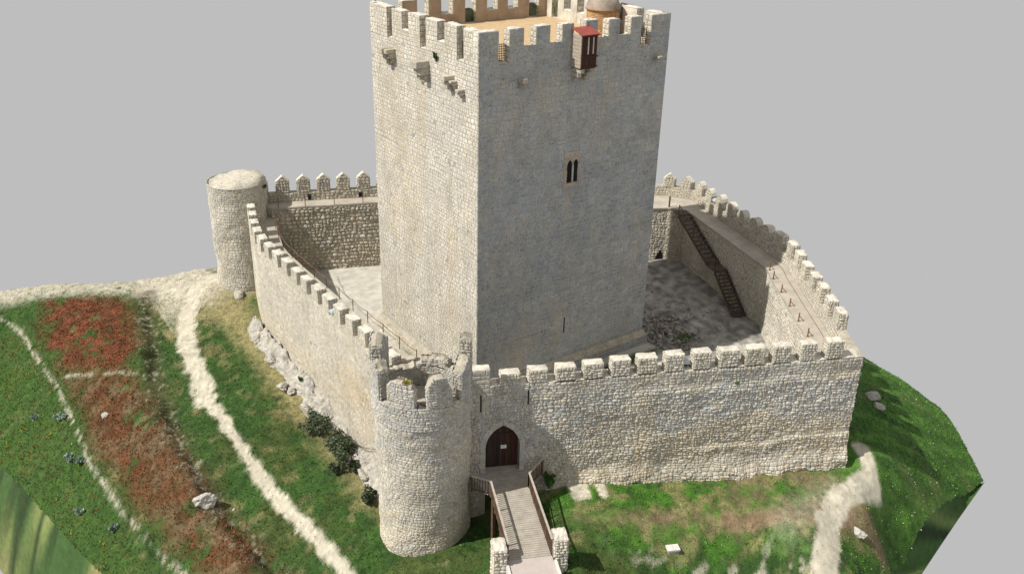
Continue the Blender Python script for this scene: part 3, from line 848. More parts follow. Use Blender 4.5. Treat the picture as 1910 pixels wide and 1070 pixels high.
for s in 'RLBE':
    f = fr[s]; ms = mer[s]; op = []
    tn = kt[s]
    for i, (a, b) in enumerate(ms):
        corner = i in (0, len(ms) - 1)
        a2, b2 = a, b
        if s in 'LE':                              # corners belong to the R and B sides
            if i == 0: a2 = 0.6
            if i == len(ms) - 1: b2 = b - 0.6
        merlon_block('keep', keep, f, a2, b2, 0.6, KT, 24.0 + random.uniform(-.05, .05), (0.26, 0.36), (0.28, 0.46), 0.022, 0.35, tinter({'cream': 5, 'beige': 3, 'white': 2}),
                     front=False, inner_mat='plaster', rest=True)
        if s in 'BE' or True:
            # rendered inner face
            q = f([a2 + .01, b2 - .01], [KT, KT], [-0.605, -0.605])
            nn = f([0], [0], [-1])[0] - f([0], [0], [0])[0]
            MB().box(((q[0] + q[1]) / 2 + np.array([0, 0, 0.93])), (q[1] - q[0]) / 2, nn * 0.012, (0, 0, 0.9)).build('render_coat', 'plaster' if s == 'B' else 'cap', keep)
        if i < len(ms) - 1:
            c, d = b, ms[i + 1][0]
            if i in deep[s]:
                op.append((c, d, KT + 0.08, 30))
                q = f([c, d], [KT, KT], [-0.3, -0.3])
                mb = MB(); mid = (q[0] + q[1]) / 2
                nn = f([0], [0], [-1])[0] - f([0], [0], [0])[0]
                bumpy_top(mb, [tuple(v[:2]) for v in (f([c], [0], [0])[0], f([d], [0], [0])[0], f([d], [0], [-.6])[0], f([c], [0], [-.6])[0])], KT + 0.02, 0.05)
                mb.build('sill', 'cap', keep)
                if s in 'RL':
                    g = MB(); nb = 6; hz = 1.0
                    for k in range(nb + 1):
                        t = c + 0.03 + (d - c - 0.06) * k / nb
                        a_ = f([t], [KT + 0.06], [-0.42])[0]
                        g.beam(a_, a_ + np.array([0, 0, hz]), 0.03, 0.03)
                    for k in range(8):
                        z_ = KT + 0.1 + hz * k / 7.5
                        g.beam(f([c], [z_], [-0.42])[0], f([d], [z_], [-0.42])[0], 0.028, 0.028)
                    g.build('grille', 'iron', keep)
                else:
                    g = MB()
                    n = 9; prof = [(c, KT + .07), (d, KT + .07)] + [((c + d) / 2 + (d - c) / 2 * math.cos(math.pi * k / n), KT + 0.75 + 0.28 * math.sin(math.pi * k / n)) for k in range(n + 1)]
                    U = [p_[0] for p_ in prof]; Z = [p_[1] for p_ in prof]; m_ = len(prof)
                    VV = np.concatenate([f(U, Z, np.full(m_, -0.25)), f(U, Z, np.full(m_, -0.33))])
                    g.add(VV, [tuple(range(m_)), tuple(range(2 * m_ - 1, m_ - 1, -1))] + [(k, (k + 1) % m_, (k + 1) % m_ + m_, k + m_) for k in range(m_)])
                    g.build('landscape_infill', 'green_panel', keep)  # added panel standing in for blurred landscape seen through the deep opening
            else:
                op.append((c, d, 22.88, 30))
                merlon_block('keep', keep, f, c + .002, d - .002, 0.6, KT, 22.85, (0.26, 0.36), (0.28, 0.46), 0.022, 0.35, kt_left, front=False, inner_mat='plaster', name='parapet', rest=False)
                q = f([c + .01, d - .01], [KT, KT], [-0.605, -0.605])
                MB().box(((q[0] + q[1]) / 2 + np.array([0, 0, 0.4])), (q[1] - q[0]) / 2, (f([0], [0], [-1])[0] - f([0], [0], [0])[0]) * 0.012, (0, 0, 0.36)).build('render_coat', 'plaster' if s == 'B' else 'cap', keep)
    if s == 'R':
        op += [(6.55, 7.95, 13.7, 16.05), (7.19, 7.31, 3.0, 4.25)]
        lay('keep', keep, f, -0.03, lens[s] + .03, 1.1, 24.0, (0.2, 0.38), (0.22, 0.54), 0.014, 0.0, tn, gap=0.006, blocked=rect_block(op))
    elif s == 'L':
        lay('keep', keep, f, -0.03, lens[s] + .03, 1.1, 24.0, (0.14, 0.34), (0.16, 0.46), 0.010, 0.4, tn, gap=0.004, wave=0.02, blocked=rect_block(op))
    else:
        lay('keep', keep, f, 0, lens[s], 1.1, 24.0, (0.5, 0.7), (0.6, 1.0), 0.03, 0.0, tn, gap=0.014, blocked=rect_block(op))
# plinth stones
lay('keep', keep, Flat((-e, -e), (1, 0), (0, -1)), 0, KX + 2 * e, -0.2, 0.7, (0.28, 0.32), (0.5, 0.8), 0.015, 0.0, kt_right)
lay('keep', keep, Flat((-e, -e), (0, 1), (-1, 0)), 0, KY + 2 * e, -0.2, 0.7, (0.28, 0.32), (0.5, 0.8), 0.015, 0.0, kt_left)

# twin lancet window
def lancet(f, uc, z0, zs, z1, hw, d):
    R = (hw * hw + (z1 - zs) ** 2) / (2 * hw)
    pr = [(uc - hw, z0), (uc + hw, z0)]
    for k in range(6):
        t = zs + (z1 - zs) * k / 5
        x = math.sqrt(max(R * R - (t - zs) ** 2, 0)) - (R - hw); pr.append((uc + max(x, 0.0), t))
    for k in range(4, -1, -1):
        t = zs + (z1 - zs) * k / 5
        x = math.sqrt(max(R * R - (t - zs) ** 2, 0)) - (R - hw); pr.append((uc - max(x, 0.0), t))
    return pr
win = MB()
# surround: dressed blocks round two openings, built as a frame of boxes with the void behind
def fbox(mb, f, ua, ub, va, vb, d0, d1, mat=0, col=(1, 1, 1)):
    c = (f([ua], [va], [d0])[0] + f([ub], [vb], [d1])[0]) / 2
    o = f([0], [0], [0])[0]
    return mb.box(c, (f([1], [0], [0])[0] - o) * (ub - ua) / 2, (f([0], [0], [1])[0] - o) * (d1 - d0) / 2, np.array([0, 0, (vb - va) / 2]), mat, col)
wroot = MB(); fbox(wroot, fR, 6.80, 7.72, 14.0, 15.62, 0.0, 0.012)
wroot_o = wroot.build('window', 'dark', keep)
def wpart(ua, ub, va, vb, d1, name='jamb', mat='stone', col=(0.44, 0.385, 0.32)):
    mb = MB(); fbox(mb, fR, ua, ub, va, vb, -0.05, d1, 0, col); return mb.build(name, mat, wroot_o, attr='tint')
for k in range(4):
    z = 13.98 + k * 0.42
    wpart(6.55 + random.uniform(0, .1), 6.82 + (0.02 if k % 2 else 0), z, z + 0.405, 0.02 + random.uniform(0, .015), 'jamb', col=random.choice([(0.42, 0.36, 0.29), (0.46, 0.40, 0.33), (0.40, 0.35, 0.3)]))
    wpart(7.7 - (0.02 if k % 2 else 0), 7.95 - random.uniform(0, .1), z, z + 0.405, 0.02 + random.uniform(0, .015), 'jamb', col=random.choice([(0.42, 0.36, 0.29), (0.46, 0.40, 0.33), (0.40, 0.35, 0.3)]))
wpart(6.55, 7.95, 13.7, 13.97, 0.07, 'sill')
wpart(7.21, 7.31, 13.98, 15.2, 0.09, 'mullion', col=(0.5, 0.48, 0.44))
# pointed heads
hd = MB()
for uc in (7.015, 7.505):
    pr = lancet(fR, uc, 14.0, 15.2, 15.5, 0.19, 0)
    arc = pr[2:]
    outer = [(uc + 0.245, 15.2), (uc + 0.245, 15.68), (uc - 0.245, 15.68), (uc - 0.245, 15.2)]
    a = arc[:6]; b = arc[5:]
    for half, ou in ((a, [(uc + 0.245, 15.2), (uc + 0.245, 15.68), (uc, 15.68)]), (b, [(uc, 15.68), (uc - 0.245, 15.68), (uc - 0.245, 15.2)])):
        poly = ou + half[::-1]
        n = len(poly); U = [p_[0] for p_ in poly]; Z = [p_[1] for p_ in poly]
        hd.add(np.concatenate([fR(U, Z, np.full(n, 0.05)), fR(U, Z, np.full(n, 0.0))]), [tuple(range(n)), tuple(range(2 * n - 1, n - 1, -1))] + [(k, (k + 1) % n, (k + 1) % n + n, k + n) for k in range(n)], 0, (0.43, 0.37, 0.3))
hd.build('arch_head', 'stone', wroot_o, attr='tint')
wpart(6.55, 7.95, 15.69, 16.04, 0.045, 'lintel', col=(0.45, 0.39, 0.32))
sl_ = MB(); fbox(sl_, fR, 7.2, 7.3, 3.02, 4.2, -0.02, 0.008); sl_.build('arrow_slit', 'dark', keep)

# corbels
def corbel(f, uc, z1, w, dep, hh, name='corbel', steps=3):
    mb = MB()
    for k in range(steps):
        t0 = z1 - hh * (k + 1) / steps; t1 = z1 - hh * k / steps
        dd = dep * (1 - k / (steps + 0.3))
        fbox(mb, f, uc - w / 2 + 0.01 * k, uc + w / 2 - 0.01 * k, t0 + 0.004, t1, -0.05, dd, 0, np.array((0.46, 0.42, 0.35)) * random.uniform(0.8, 1.1))
    o = mb.build(name, 'stone', keep, attr='tint', occ=True)
    bv = o.modifiers.new('bevel', 'BEVEL'); bv.width = 0.05; bv.segments = 2
    return o
for uc, z1, w, d, h in ((10.1, 21.55, 0.42, 0.85, 1.15), (9.75, 21.5, 0.36, 0.7, 0.9), (6.25, 21.4, 0.4, 0.75, 1.2), (5.55, 21.5, 0.42, 0.95, 1.3), (2.75, 21.15, 0.4, 0.7, 0.95), (2.35, 20.9, 0.3, 0.45, 0.5), (1.55, 20.55, 0.36, 0.5, 0.55)):
    corbel(fL, uc, z1, w, d, h)
for uc, z1, w, d, h in ((3.0, 21.2, 0.36, 0.5, 0.65), (1.7, 21.2, 0.3, 0.08, 0.5), (13.72, 21.45, 0.36, 0.6, 0.35), (13.0, 21.45, 0.3, 0.08, 0.5)):
    corbel(fR, uc, z1, w, d, h, steps=2)
for uc in (6.98, 7.75):
    corbel(fR, uc, 21.4, 0.34, 0.85, 0.85)

# timber latrine box over the gate face
def timber_box(u0, u1, f, z0, z1, dep, label, slats=True):
    org = f([(u0 + u1) / 2], [z0], [dep / 2])[0]
    t = empty('timber_bartizan', org, label, 'bartizan')
    nP = 9
    for k in range(nP):                            # lapped boards on both cheeks
        za = z0 + (z1 - 0.2 - z0) * k / nP; zb = z0 + (z1 - 0.2 - z0) * (k + 1) / nP - 0.012
        for uu, s in ((u0, -1), (u1, 1)):
            mb = MB(); fbox(mb, f, uu - 0.03 - 0.01 * (k % 2), uu + 0.03, za, zb, 0.03, dep - 0.03)
            mb.build('cheek_board', 'greywood', t)
    nF = 6
    for k in range(nF):
        ua = u0 + 0.03 + (u1 - u0 - 0.06) * k / nF; ub = u0 + 0.03 + (u1 - u0 - 0.06) * (k + 1) / nF - 0.012
        mb = MB(); fbox(mb, f, ua, ub, z0, z1 - 0.22, dep - 0.06, dep + 0.01 * (k % 2))
        mb.build('front_board', 'wood', t)
    for z in (z0 + 0.02, z0 + 0.62, z1 - 0.3):
        mb = MB(); fbox(mb, f, u0 - 0.04, u1 + 0.04, z, z + 0.09, dep + 0.012, dep + 0.05); mb.build('batten', 'wood', t)
    if slats:
        for uc in (u0 + (u1 - u0) * 0.4, u0 + (u1 - u0) * 0.72):
            mb = MB(); fbox(mb, f, uc - 0.045, uc + 0.045, z0 + 0.82, z1 - 0.36, dep + 0.013, dep + 0.035); mb.build('slat', 'slat', t)
    mb = MB(); fbox(mb, f, u0 + .02, u1 - .02, z0 - 0.05, z0 - 0.005, 0.03, dep - 0.03); mb.build('floor', 'wood', t)
    mb = MB()
    U = [u0 - 0.08, u1 + 0.08, u1 + 0.08, u0 - 0.08]
    top = f(U, [z1 - 0.18, z1 - 0.18, z1 + 0.12, z1 + 0.12], [dep + 0.12, dep + 0.12, 0.03, 0.03]); bot = top - np.array([0, 0, 0.06])
    mb.add(np.concatenate([top, bot]), [(0, 1, 2, 3), (7, 6, 5, 4), (0, 4, 5, 1), (1, 5, 6, 2), (2, 6, 7, 3), (3, 7, 4, 0)])
    mb.build('roof', 'redroof', t, occ=True)
timber_box(6.74, 7.95, fR, 21.45, 23.62, 0.95, 'dark timber box with red sheet roof hung below the keep battlements')
timber_box(3.9, 5.0, fE, 21.4, 23.9, 0.9, 'red-roofed timber box half hidden behind the far side battlements of the keep', slats=False)

# domed stair hut on the terrace
HC = (12.85, 4.35); HR = 1.06
hut = empty('domed_hut', (HC[0], HC[1], KT), 'small round brick hut with a domed roof on the keep terrace', 'hut')
mb = MB(); n = 28
V = [(HC[0] + HR * math.cos(2 * math.pi * k / n), HC[1] + HR * math.sin(2 * math.pi * k / n), z) for z in (KT + .03, 23.85) for k in range(n)]
mb.add(V, [(k, (k + 1) % n, (k + 1) % n + n, k + n) for k in range(n)], 0, (0.4, 0.25, 0.13), True)
mb.build('wall', 'brick', hut, attr='tint', occ=True)
def hut_tint(c, u, v):
    return tuple(np.array((0.47, 0.30, 0.155)) * random.uniform(0.75, 1.2) + np.array([0.02, 0.0, 0]) * random.random())
lay('hut', hut, Cyl(HC, HR, 0), 0, 2 * math.pi * HR, KT + 0.04, 23.85, (0.1, 0.13), (0.22, 0.3), 0.012, 0.0, hut_tint, gap=0.006)
mb = MB(); V = []; F = []; m = 9
for j in range(m):
    a = math.pi / 2 * j / m; rr = (HR + 0.09) * math.cos(a) ** 0.9; z = 23.82 + 1.12 * math.sin(a)
    V += [(HC[0] + (rr + random.uniform(-.015, .015)) * math.cos(2 * math.pi * k / n), HC[1] + (rr + random.uniform(-.015, .015)) * math.sin(2 * math.pi * k / n), z) for k in range(n)]
V.append((HC[0], HC[1], 24.96))
for j in range(m - 1):
    for k in range(n): F.append((j * n + k, j * n + (k + 1) % n, (j + 1) * n + (k + 1) % n, (j + 1) * n + k))
for k in range(n): F.append(((m - 1) * n + k, (m - 1) * n + (k + 1) % n, len(V) - 1))
mb.add(V, F, 0, (0.36, 0.30, 0.255), True)
mb.build('dome', 'brick', hut, attr='tint', occ=True)
mb = MB()
mb.tube([(HC[0] + (HR + .1) * math.cos(2 * math.pi * k / n), HC[1] + (HR + .1) * math.sin(2 * math.pi * k / n), 23.83) for k in range(n + 1)], 0.035, 6, 0, (0.3, 0.17, 0.09))
mb.build('eaves_band', 'brick', hut, attr='tint')
pole = MB().tube([(0.3, KY - 0.3, 24.05), (0.3, KY - 0.3, 25.6)], 0.03)
tag(pole.build('mast', 'iron'), 'thin dark mast on the left corner of the keep', 'mast')

# ------------------------------------------------------------------ front wall with the gate
P0 = (-3.03, -7.22); D1 = (0.9085, -0.4179); N1 = (-0.4179, -0.9085)
fF = Flat(P0, D1, N1)
fwall = empty('curtain_wall', (*fF([10], [0], [0])[0][:2], -2), 'sunlit rubble front wall with square merlons and the pointed gate', 'wall')
UL, UR = -2.3, 22.15
AW, AS, AZ = 1.02, 1.72, 3.24; AC = 0.05
AR = (AW ** 2 + (AZ - AS) ** 2) / (2 * AW)
def arch_half(z, w=AW, zs=AS, R=AR):
    if z <= zs: return w
    q = R * R - (z - zs) ** 2
    return max(0.0, math.sqrt(max(q, 0)) - (R - w))
SILL = 5.88
out = [(UL, -4.2), (AC - AW, -4.2), (AC - AW, AS)]
ar = [(AC - arch_half(AS + (AZ - AS) * k / 8), AS + (AZ - AS) * k / 8) for k in range(1, 9)]
ar += [(AC + arch_half(AS + (AZ - AS) * k / 8), AS + (AZ - AS) * k / 8) for k in range(7, 0, -1)]
out += ar + [(AC + AW, AS), (AC + AW, -4.2), (UR, -4.2), (UR, SILL), (UL, SILL - 0.12)]
n = len(out); U = [q[0] for q in out]; Z = [q[1] for q in out]
mb = MB()
mb.add(np.concatenate([fF(U, Z, np.zeros(n)), fF(U, Z, np.full(n, -1.05))]),
       [tuple(range(n)), tuple(range(2 * n - 1, n - 1, -1))] + [((k + 1) % n, k, k + n, (k + 1) % n + n) for k in range(n)])
mb.build('wall', 'mortar', fwall, occ=True)
def gh(f):
    us = np.linspace(-3, 32, 141)
    q = f(us, us * 0, us * 0 + 0.2); hs = H(q[:, 0], q[:, 1]) - 0.25
    return lambda u: float(np.interp(u, us, hs))
def front_zone(u, v, w):
    w = dict(w)
    z = v + 0.5 * math.sin(u * 0.7)
    if 2.4 < z < 4.9: w['cool'] += 4.5; w['grey'] += 1.5; w['white'] += 2.5
    if 4.5 < u < 10 and z < -0.5: w['ochre'] += 7
    n_ = float(fbm(np.array([u * 0.5]), np.array([v * 0.6]), 25)[0])
    if n_ > 0.56: w['ochre'] += 2.2; w['beige'] += 1.5
    if n_ < 0.4: w['dark'] += 1.2; w['cool'] += 2
    if z < 1.6: w['beige'] += 2; w['ochre'] += 1.8; w['cool'] *= .4
    if -0.3 < z < 2.2 and u > 8: w['ochre'] += 3.4; w['cool'] *= .3
    return w
ft = tinter({'cream': 2.5, 'beige': 3, 'grey': 3, 'cool': 1.6, 'white': 2.0, 'ochre': 0.6, 'dark': 0.35}, front_zone, calm=0.5)
def front_block(va, vb):
    z = (va + vb) / 2
    o = []
    if z < AZ + 0.35:
        hw = arch_half(max(z - 0.0, 0), AW + 0.34, AS, (AW + 0.34 + 0) ** 2 / (2 * (AW + .34)) + (AZ + .36 - AS) ** 2 / (2 * (AW + .34)))
        o.append((AC - hw, AC + hw))
    if 4.2 < z < 5.4: o.append((-1.31, -1.2))
    if 4.45 < z < 5.5: o.append((1.44, 1.54))
    if 4.9 < z < 5.35: o.append((5.15, 5.25))
    if z > 4.0: o.append((UL, -0.72))
    for u_, z_ in ((12.7, 4.9), (3.9, 2.1), (15.3, 3.1), (17.6, 2.6), (3.3, 1.6)):
        if va < z_ < vb: o.append((u_ - 0.09, u_ + 0.09))
    return o
class Bulged:
    """front face with the swells, hollows and ledges of old rubble"""
    def off(s, u, v):
        u = np.asarray(u, float); v = np.asarray(v, float)
        k = sstep(1.9, 3.2, u)
        b = 0.26 * (fbm(u * 0.33, v * 0.5, 33) - 0.25) + 0.10 * fbm(u * 1.1, v * 1.4, 35)
        b = b + 0.08 * sstep(4.95, 4.6, v + 0.12 * np.sin(u) + 0.3 * (vnoise(u, u * 0, 3) - .5)) * sstep(6, 9, u)
        b = b + 0.14 * sstep(0.8, 0.5, v - 0.02 * (u - 15) + 0.1 * np.sin(u * 1.7) + 0.7 * (vnoise(u * .8, u * 0, 5) - .5)) * sstep(10, 14, u)
        b = b + 0.55 * sstep(-0.2, -1.7, v + 0.9 * (fbm(u * 0.7, u * 0 + 3, 55) - .5)) * (0.3 + fbm(u * 1.2, v * 1.2, 57))
        return np.maximum(b, 0.0) * k
    def __call__(s, u, v, d):
        return fF(u, v, np.asarray(d, float) + s.off(u, v))
fG = Bulged()
gu = np.arange(1.9, UR + .01, 0.27); gv = np.linspace(-2.8, SILL, 34); gn = len(gu)
GV = np.concatenate([fG(gu, np.full(gn, v_), np.full(gn, 0.012)) for v_ in gv])
MB().add(GV, [(j * gn + i, j * gn + i + 1, (j + 1) * gn + i + 1, (j + 1) * gn + i) for j in range(len(gv) - 1) for i in range(gn - 1)], 0, (1, 1, 1), True).build('mortar_face', 'mortar', fwall)
lay('front', fwall, fG, UL, UR + 0.05, -2.6, 4.9, (0.1, 0.27), (0.12, 0.42), 0.05, 0.85, ft, gap=0.002, blocked=front_block, low=gh(fF), wave=0.045)
lay('front', fwall, fG, UL, UR + 0.05, 4.9, SILL, (0.13, 0.26), (0.15, 0.38), 0.04, 0.8, ft, gap=0.004, blocked=front_block)
# dressed block left of the gate, rising to merlon height
lay('front', fwall, fF, UL, -0.74, 4.0, SILL - 0.1, (0.26, 0.34), (0.35, 0.6), 0.02, 0.0, tinter({'grey': 3, 'beige': 3, 'cool': 1}), blocked=rect_block([(-1.31, -1.2, 4.2, 5.4)]))
merlon_block('front', fwall, fF, UL, -0.74, 0.65, SILL - 0.1, 6.98, (0.26, 0.34), (0.35, 0.6), 0.02, 0.0, tinter({'grey': 3, 'beige': 3, 'cool': 2}))
ms = [(-0.12, 0.97), (1.5, 2.58), (3.11, 4.23), (4.73, 5.86), (6.36, 7.47), (7.95, 9.08), (9.62, 10.73), (11.34, 12.4), (12.96, 14.13), (14.6, 15.81), (16.35, 17.45), (18.15, 19.12), (19.81, 20.86)]
mz = [6.6, 6.68, 6.71, 6.8, 6.9, 6.92, 6.96, 6.98, 6.96, 6.97, 6.96, 7.0, 7.0]
mt = tinter({'cream': 3, 'beige': 3, 'grey': 2, 'white': 2})
for (a, b), z in zip(ms, mz):
    merlon_block('front', fwall, fF, a, b, 0.66, SILL, z, (0.14, 0.25), (0.16, 0.36), 0.035, 0.75, mt)
# coping on the crenel sills
prev = -0.74
for a, b in ms + [(UR - 0.01, UR)]:
    if a - prev > 0.2:
        mb = MB(); bumpy_top(mb, [tuple(fF([q], [0], [dd])[0][:2]) for q, dd in ((prev, 0.03), (a, 0.03), (a, -0.9), (prev, -0.9))][::1], SILL - 0.01, 0.05)
        mb.build('sill', 'cap', fwall)
    prev = b
# end return of the wall and its rough corner stones
fEnd = Flat(fF([UR], [0], [0])[0], (-N1[0], -N1[1]), D1)
lay('front', fwall, fEnd, 0, 1.05, -2.6, SILL, (0.2, 0.32), (0.3, 0.5), 0.09, 1.0, ft, gap=0.008, low=lambda u: -2.4)
mb = MB()
for z0 in np.arange(-2.4, 5.6, 0.33):
    q = fF([UR - 0.14 + random.uniform(-.07, .12)], [z0], [0.02])[0]
    mb.box(q + np.array([0, 0, 0.15]), np.array([*D1, 0]) * random.uniform(.16, .26), np.array([*N1, 0]) * random.uniform(.1, .17), (0, 0, 0.15), 0, np.array((0.5, 0.46, 0.38)) * random.uniform(.8, 1.15))
o = mb.build('corner_stones', 'stone', fwall, attr='tint'); o['kind'] = 'stuff'
bv = o.modifiers.new('bevel', 'BEVEL'); bv.width = 0.07; bv.segments = 2
# slits and putlog holes
for ua, ub, va, vb in ((-1.3, -1.21, 4.25, 5.35), (1.45, 1.53, 4.5, 5.45), (5.16, 5.24, 4.95, 5.3)):
    mb = MB(); fbox(mb, fF, ua, ub, va, vb, -0.02, 0.006); mb.build('arrow_slit', 'dark', fwall)
for u_, z_ in ((12.7, 4.9), (3.9, 2.1), (15.3, 3.1), (17.6, 2.6), (3.3, 1.6)):
    mb = MB(); fbox(mb, fF, u_ - .07, u_ + .07, z_ - .08, z_ + .09, -0.02, 0.006); mb.build('putlog_hole', 'dark', fwall)
# gate arch: jamb blocks and voussoirs
gt = tinter({'grey': 3, 'beige': 3, 'cool': 1})
for s in (-1, 1):
    for k in range(5):
        za = 0.0 + AS * k / 5; zb = AS * (k + 1) / 5
        mb = MB(); ww = 0.3 + (0.07 if k % 2 else 0)
        u0_, u1_ = (AC + s * (AW), AC + s * (AW + ww)); u0_, u1_ = min(u0_, u1_), max(u0_, u1_)
        fbox(mb, fF, u0_, u1_, za + .008, zb - .008, -0.3, 0.05, 0, gt(None, 0, 0))
        mb.build('jamb_stone', 'stone', fwall, attr='tint')
    R2 = ((AW + .34) ** 2 + (AZ + .36 - AS) ** 2) / (2 * (AW + .34))
    K = 8
    for k in range(K):
        za = AS + (AZ - AS) * k / K + .006; zb = AS + (AZ - AS) * (k + 1) / K - .006
        oa = AS + (AZ + .36 - AS) * k / K + .006; ob_ = AS + (AZ + .36 - AS) * (k + 1) / K - .006
        pts = [(AC + s * arch_half(za), za), (AC + s * arch_half(oa, AW + .34, AS, R2), oa), (AC + s * arch_half(ob_, AW + .34, AS, R2), ob_), (AC + s * arch_half(zb), zb)]
        U = [q[0] for q in pts]; Z = [q[1] for q in pts]
        mb = MB(); mb.add(np.concatenate([fF(U, Z, np.full(4, 0.05)), fF(U, Z, np.full(4, -0.3))]), [(0, 1, 2, 3), (7, 6, 5, 4), (0, 4, 5, 1), (1, 5, 6, 2), (2, 6, 7, 3), (3, 7, 4, 0)], 0, gt(None, 0, 0))
        mb.build('voussoir', 'stone', fwall, attr='tint')
# the door: boards cut to the arch, a rail and a paper notice
door = MB(); fbox(door, fF, AC - AW, AC + AW, 0, 2.35, -0.62, -0.56, 0, (0.03, 0.015, 0.012))
door = door.build('door', 'doorwood', fwall, attr='tint')
mb = MB(); fbox(mb, fF, AC - AW, AC + AW, -0.5, -0.004, -1.0, 0.015, 0, (0.4, 0.37, 0.32)); mb.build('threshold', 'stone', fwall, attr='tint')
nb = 11
for k in range(nb):
    ua = AC - AW + 2 * AW * k / nb; ub = AC - AW + 2 * AW * (k + 1) / nb - 0.012
    def zt(u):
        z = AS
        while z < AZ and arch_half(z) > abs(u - AC): z += 0.02
        return z
    za, zb = zt(ua), zt(ub)
    c = np.array((0.062, 0.03, 0.021) if (k > 4 or random.random() < .3) else (0.04, 0.032, 0.03)) * random.uniform(0.75, 1.25)
    lo, hi = (-0.56, -0.5 + 0.008 * (k % 2))
    pts = [(ua, 0.02), (ub, 0.02), (ub, max(zb, AS)), (ua, max(za, AS))]
    U = [q[0] for q in pts]; Z = [q[1] for q in pts]
    mb = MB(); mb.add(np.concatenate([fF(U, Z, np.full(4, hi)), fF(U, Z, np.full(4, lo))]), [(0, 1, 2, 3), (7, 6, 5, 4), (0, 4, 5, 1), (1, 5, 6, 2), (2, 6, 7, 3), (3, 7, 4, 0)], 0, c)
    mb.build('plank', 'doorwood', door, attr='tint')
mb = MB(); fbox(mb, fF, AC - AW, AC + AW, 2.28, 2.4, -0.5, -0.46, 0, (0.05, 0.026, 0.02)); mb.build('rail', 'doorwood', door, attr='tint')
mb = MB(); fbox(mb, fF, AC - 0.02, AC + 0.32, 1.28, 1.52, -0.485, -0.475); ppr = mb.build('notice', 'white', door)
mb = MB()
for z_ in (1.44, 1.38): fbox(mb, fF, AC + 0.04, AC + 0.22, z_, z_ + 0.025, -0.4748, -0.4735)
mb.build('notice_print', 'print', door)

# ------------------------------------------------------------------ round towers
def round_tower(name, key, c, rf, z0, z1, label, tint, h, w, relief, hollow=None):
    t = empty(name, (c[0], c[1], z0), label, 'tower')
    n = 60; V = []; F = []
    zs = np.linspace(z0 - 0.8, z1, 26)
    for z in zs:
        cf = Cyl(c, 1.0, 0.0, rf); cf.un = 0.34
        V += [tuple(q) for q in cf(np.arange(n) * 2 * math.pi / n, np.full(n, z), np.full(n, 0.0))]
    for j in range(len(zs) - 1):
        for k in range(n): F.append((j * n + k, j * n + (k + 1) % n, (j + 1) * n + (k + 1) % n, (j + 1) * n + k))
    mb = MB(); mb.add(V, F, 0, (1, 1, 1), True)
    mb.build('wall', 'mortar', t, occ=True)
    return t
TC = (-7.27, -5.44)
def rfT(z):
    z = np.asarray(z, float)
    return 2.55 + 0.012 * (z + 3.3) + 0.06 * np.exp(-((z + 3.2) / 0.6) ** 2) + 0.05 * sstep(5.4, 5.6, z)
tow = round_tower('round_tower', 'tower', TC, rfT, -3.6, 6.55, 'ruined round tower with broken merlons beside the gate', None, None, None, None)
tt = tinter({'grey': 3.5, 'beige': 2.5, 'cool': 0.8, 'cream': 1.5, 'dark': 1.0, 'ochre': 0.5},
            lambda u, v, w: {**w, 'cream': w['cream'] + (4.5 if v + 0.8 * math.sin(u * 1.3) < 2.0 else 0), 'ochre': w['ochre'] + (5.0 if v + 0.5 * math.sin(u * 2) < -1.0 else 0.8), 'dark': w['dark'] + (1.6 if v > 3.8 else 0), 'cool': w['cool'] + (1.2 if v > 3.0 else 0)}, calm=0.4)
cy = Cyl(TC, 2.6, 0, rfT); cy.un = 0.34
holes = [(2.6 * math.radians(222), 5.75)]
lay('tower', tow, cy, 0, 2 * math.pi * 2.6, -3.7, 6.5, (0.1, 0.25), (0.12, 0.38), 0.02, 0.7, tt, gap=0.002, wave=0.04,
    blocked=lambda a, b: [(2.6 * math.radians(221), 2.6 * math.radians(226))] if a < 5.8 < b or a < 6.0 < b else [])
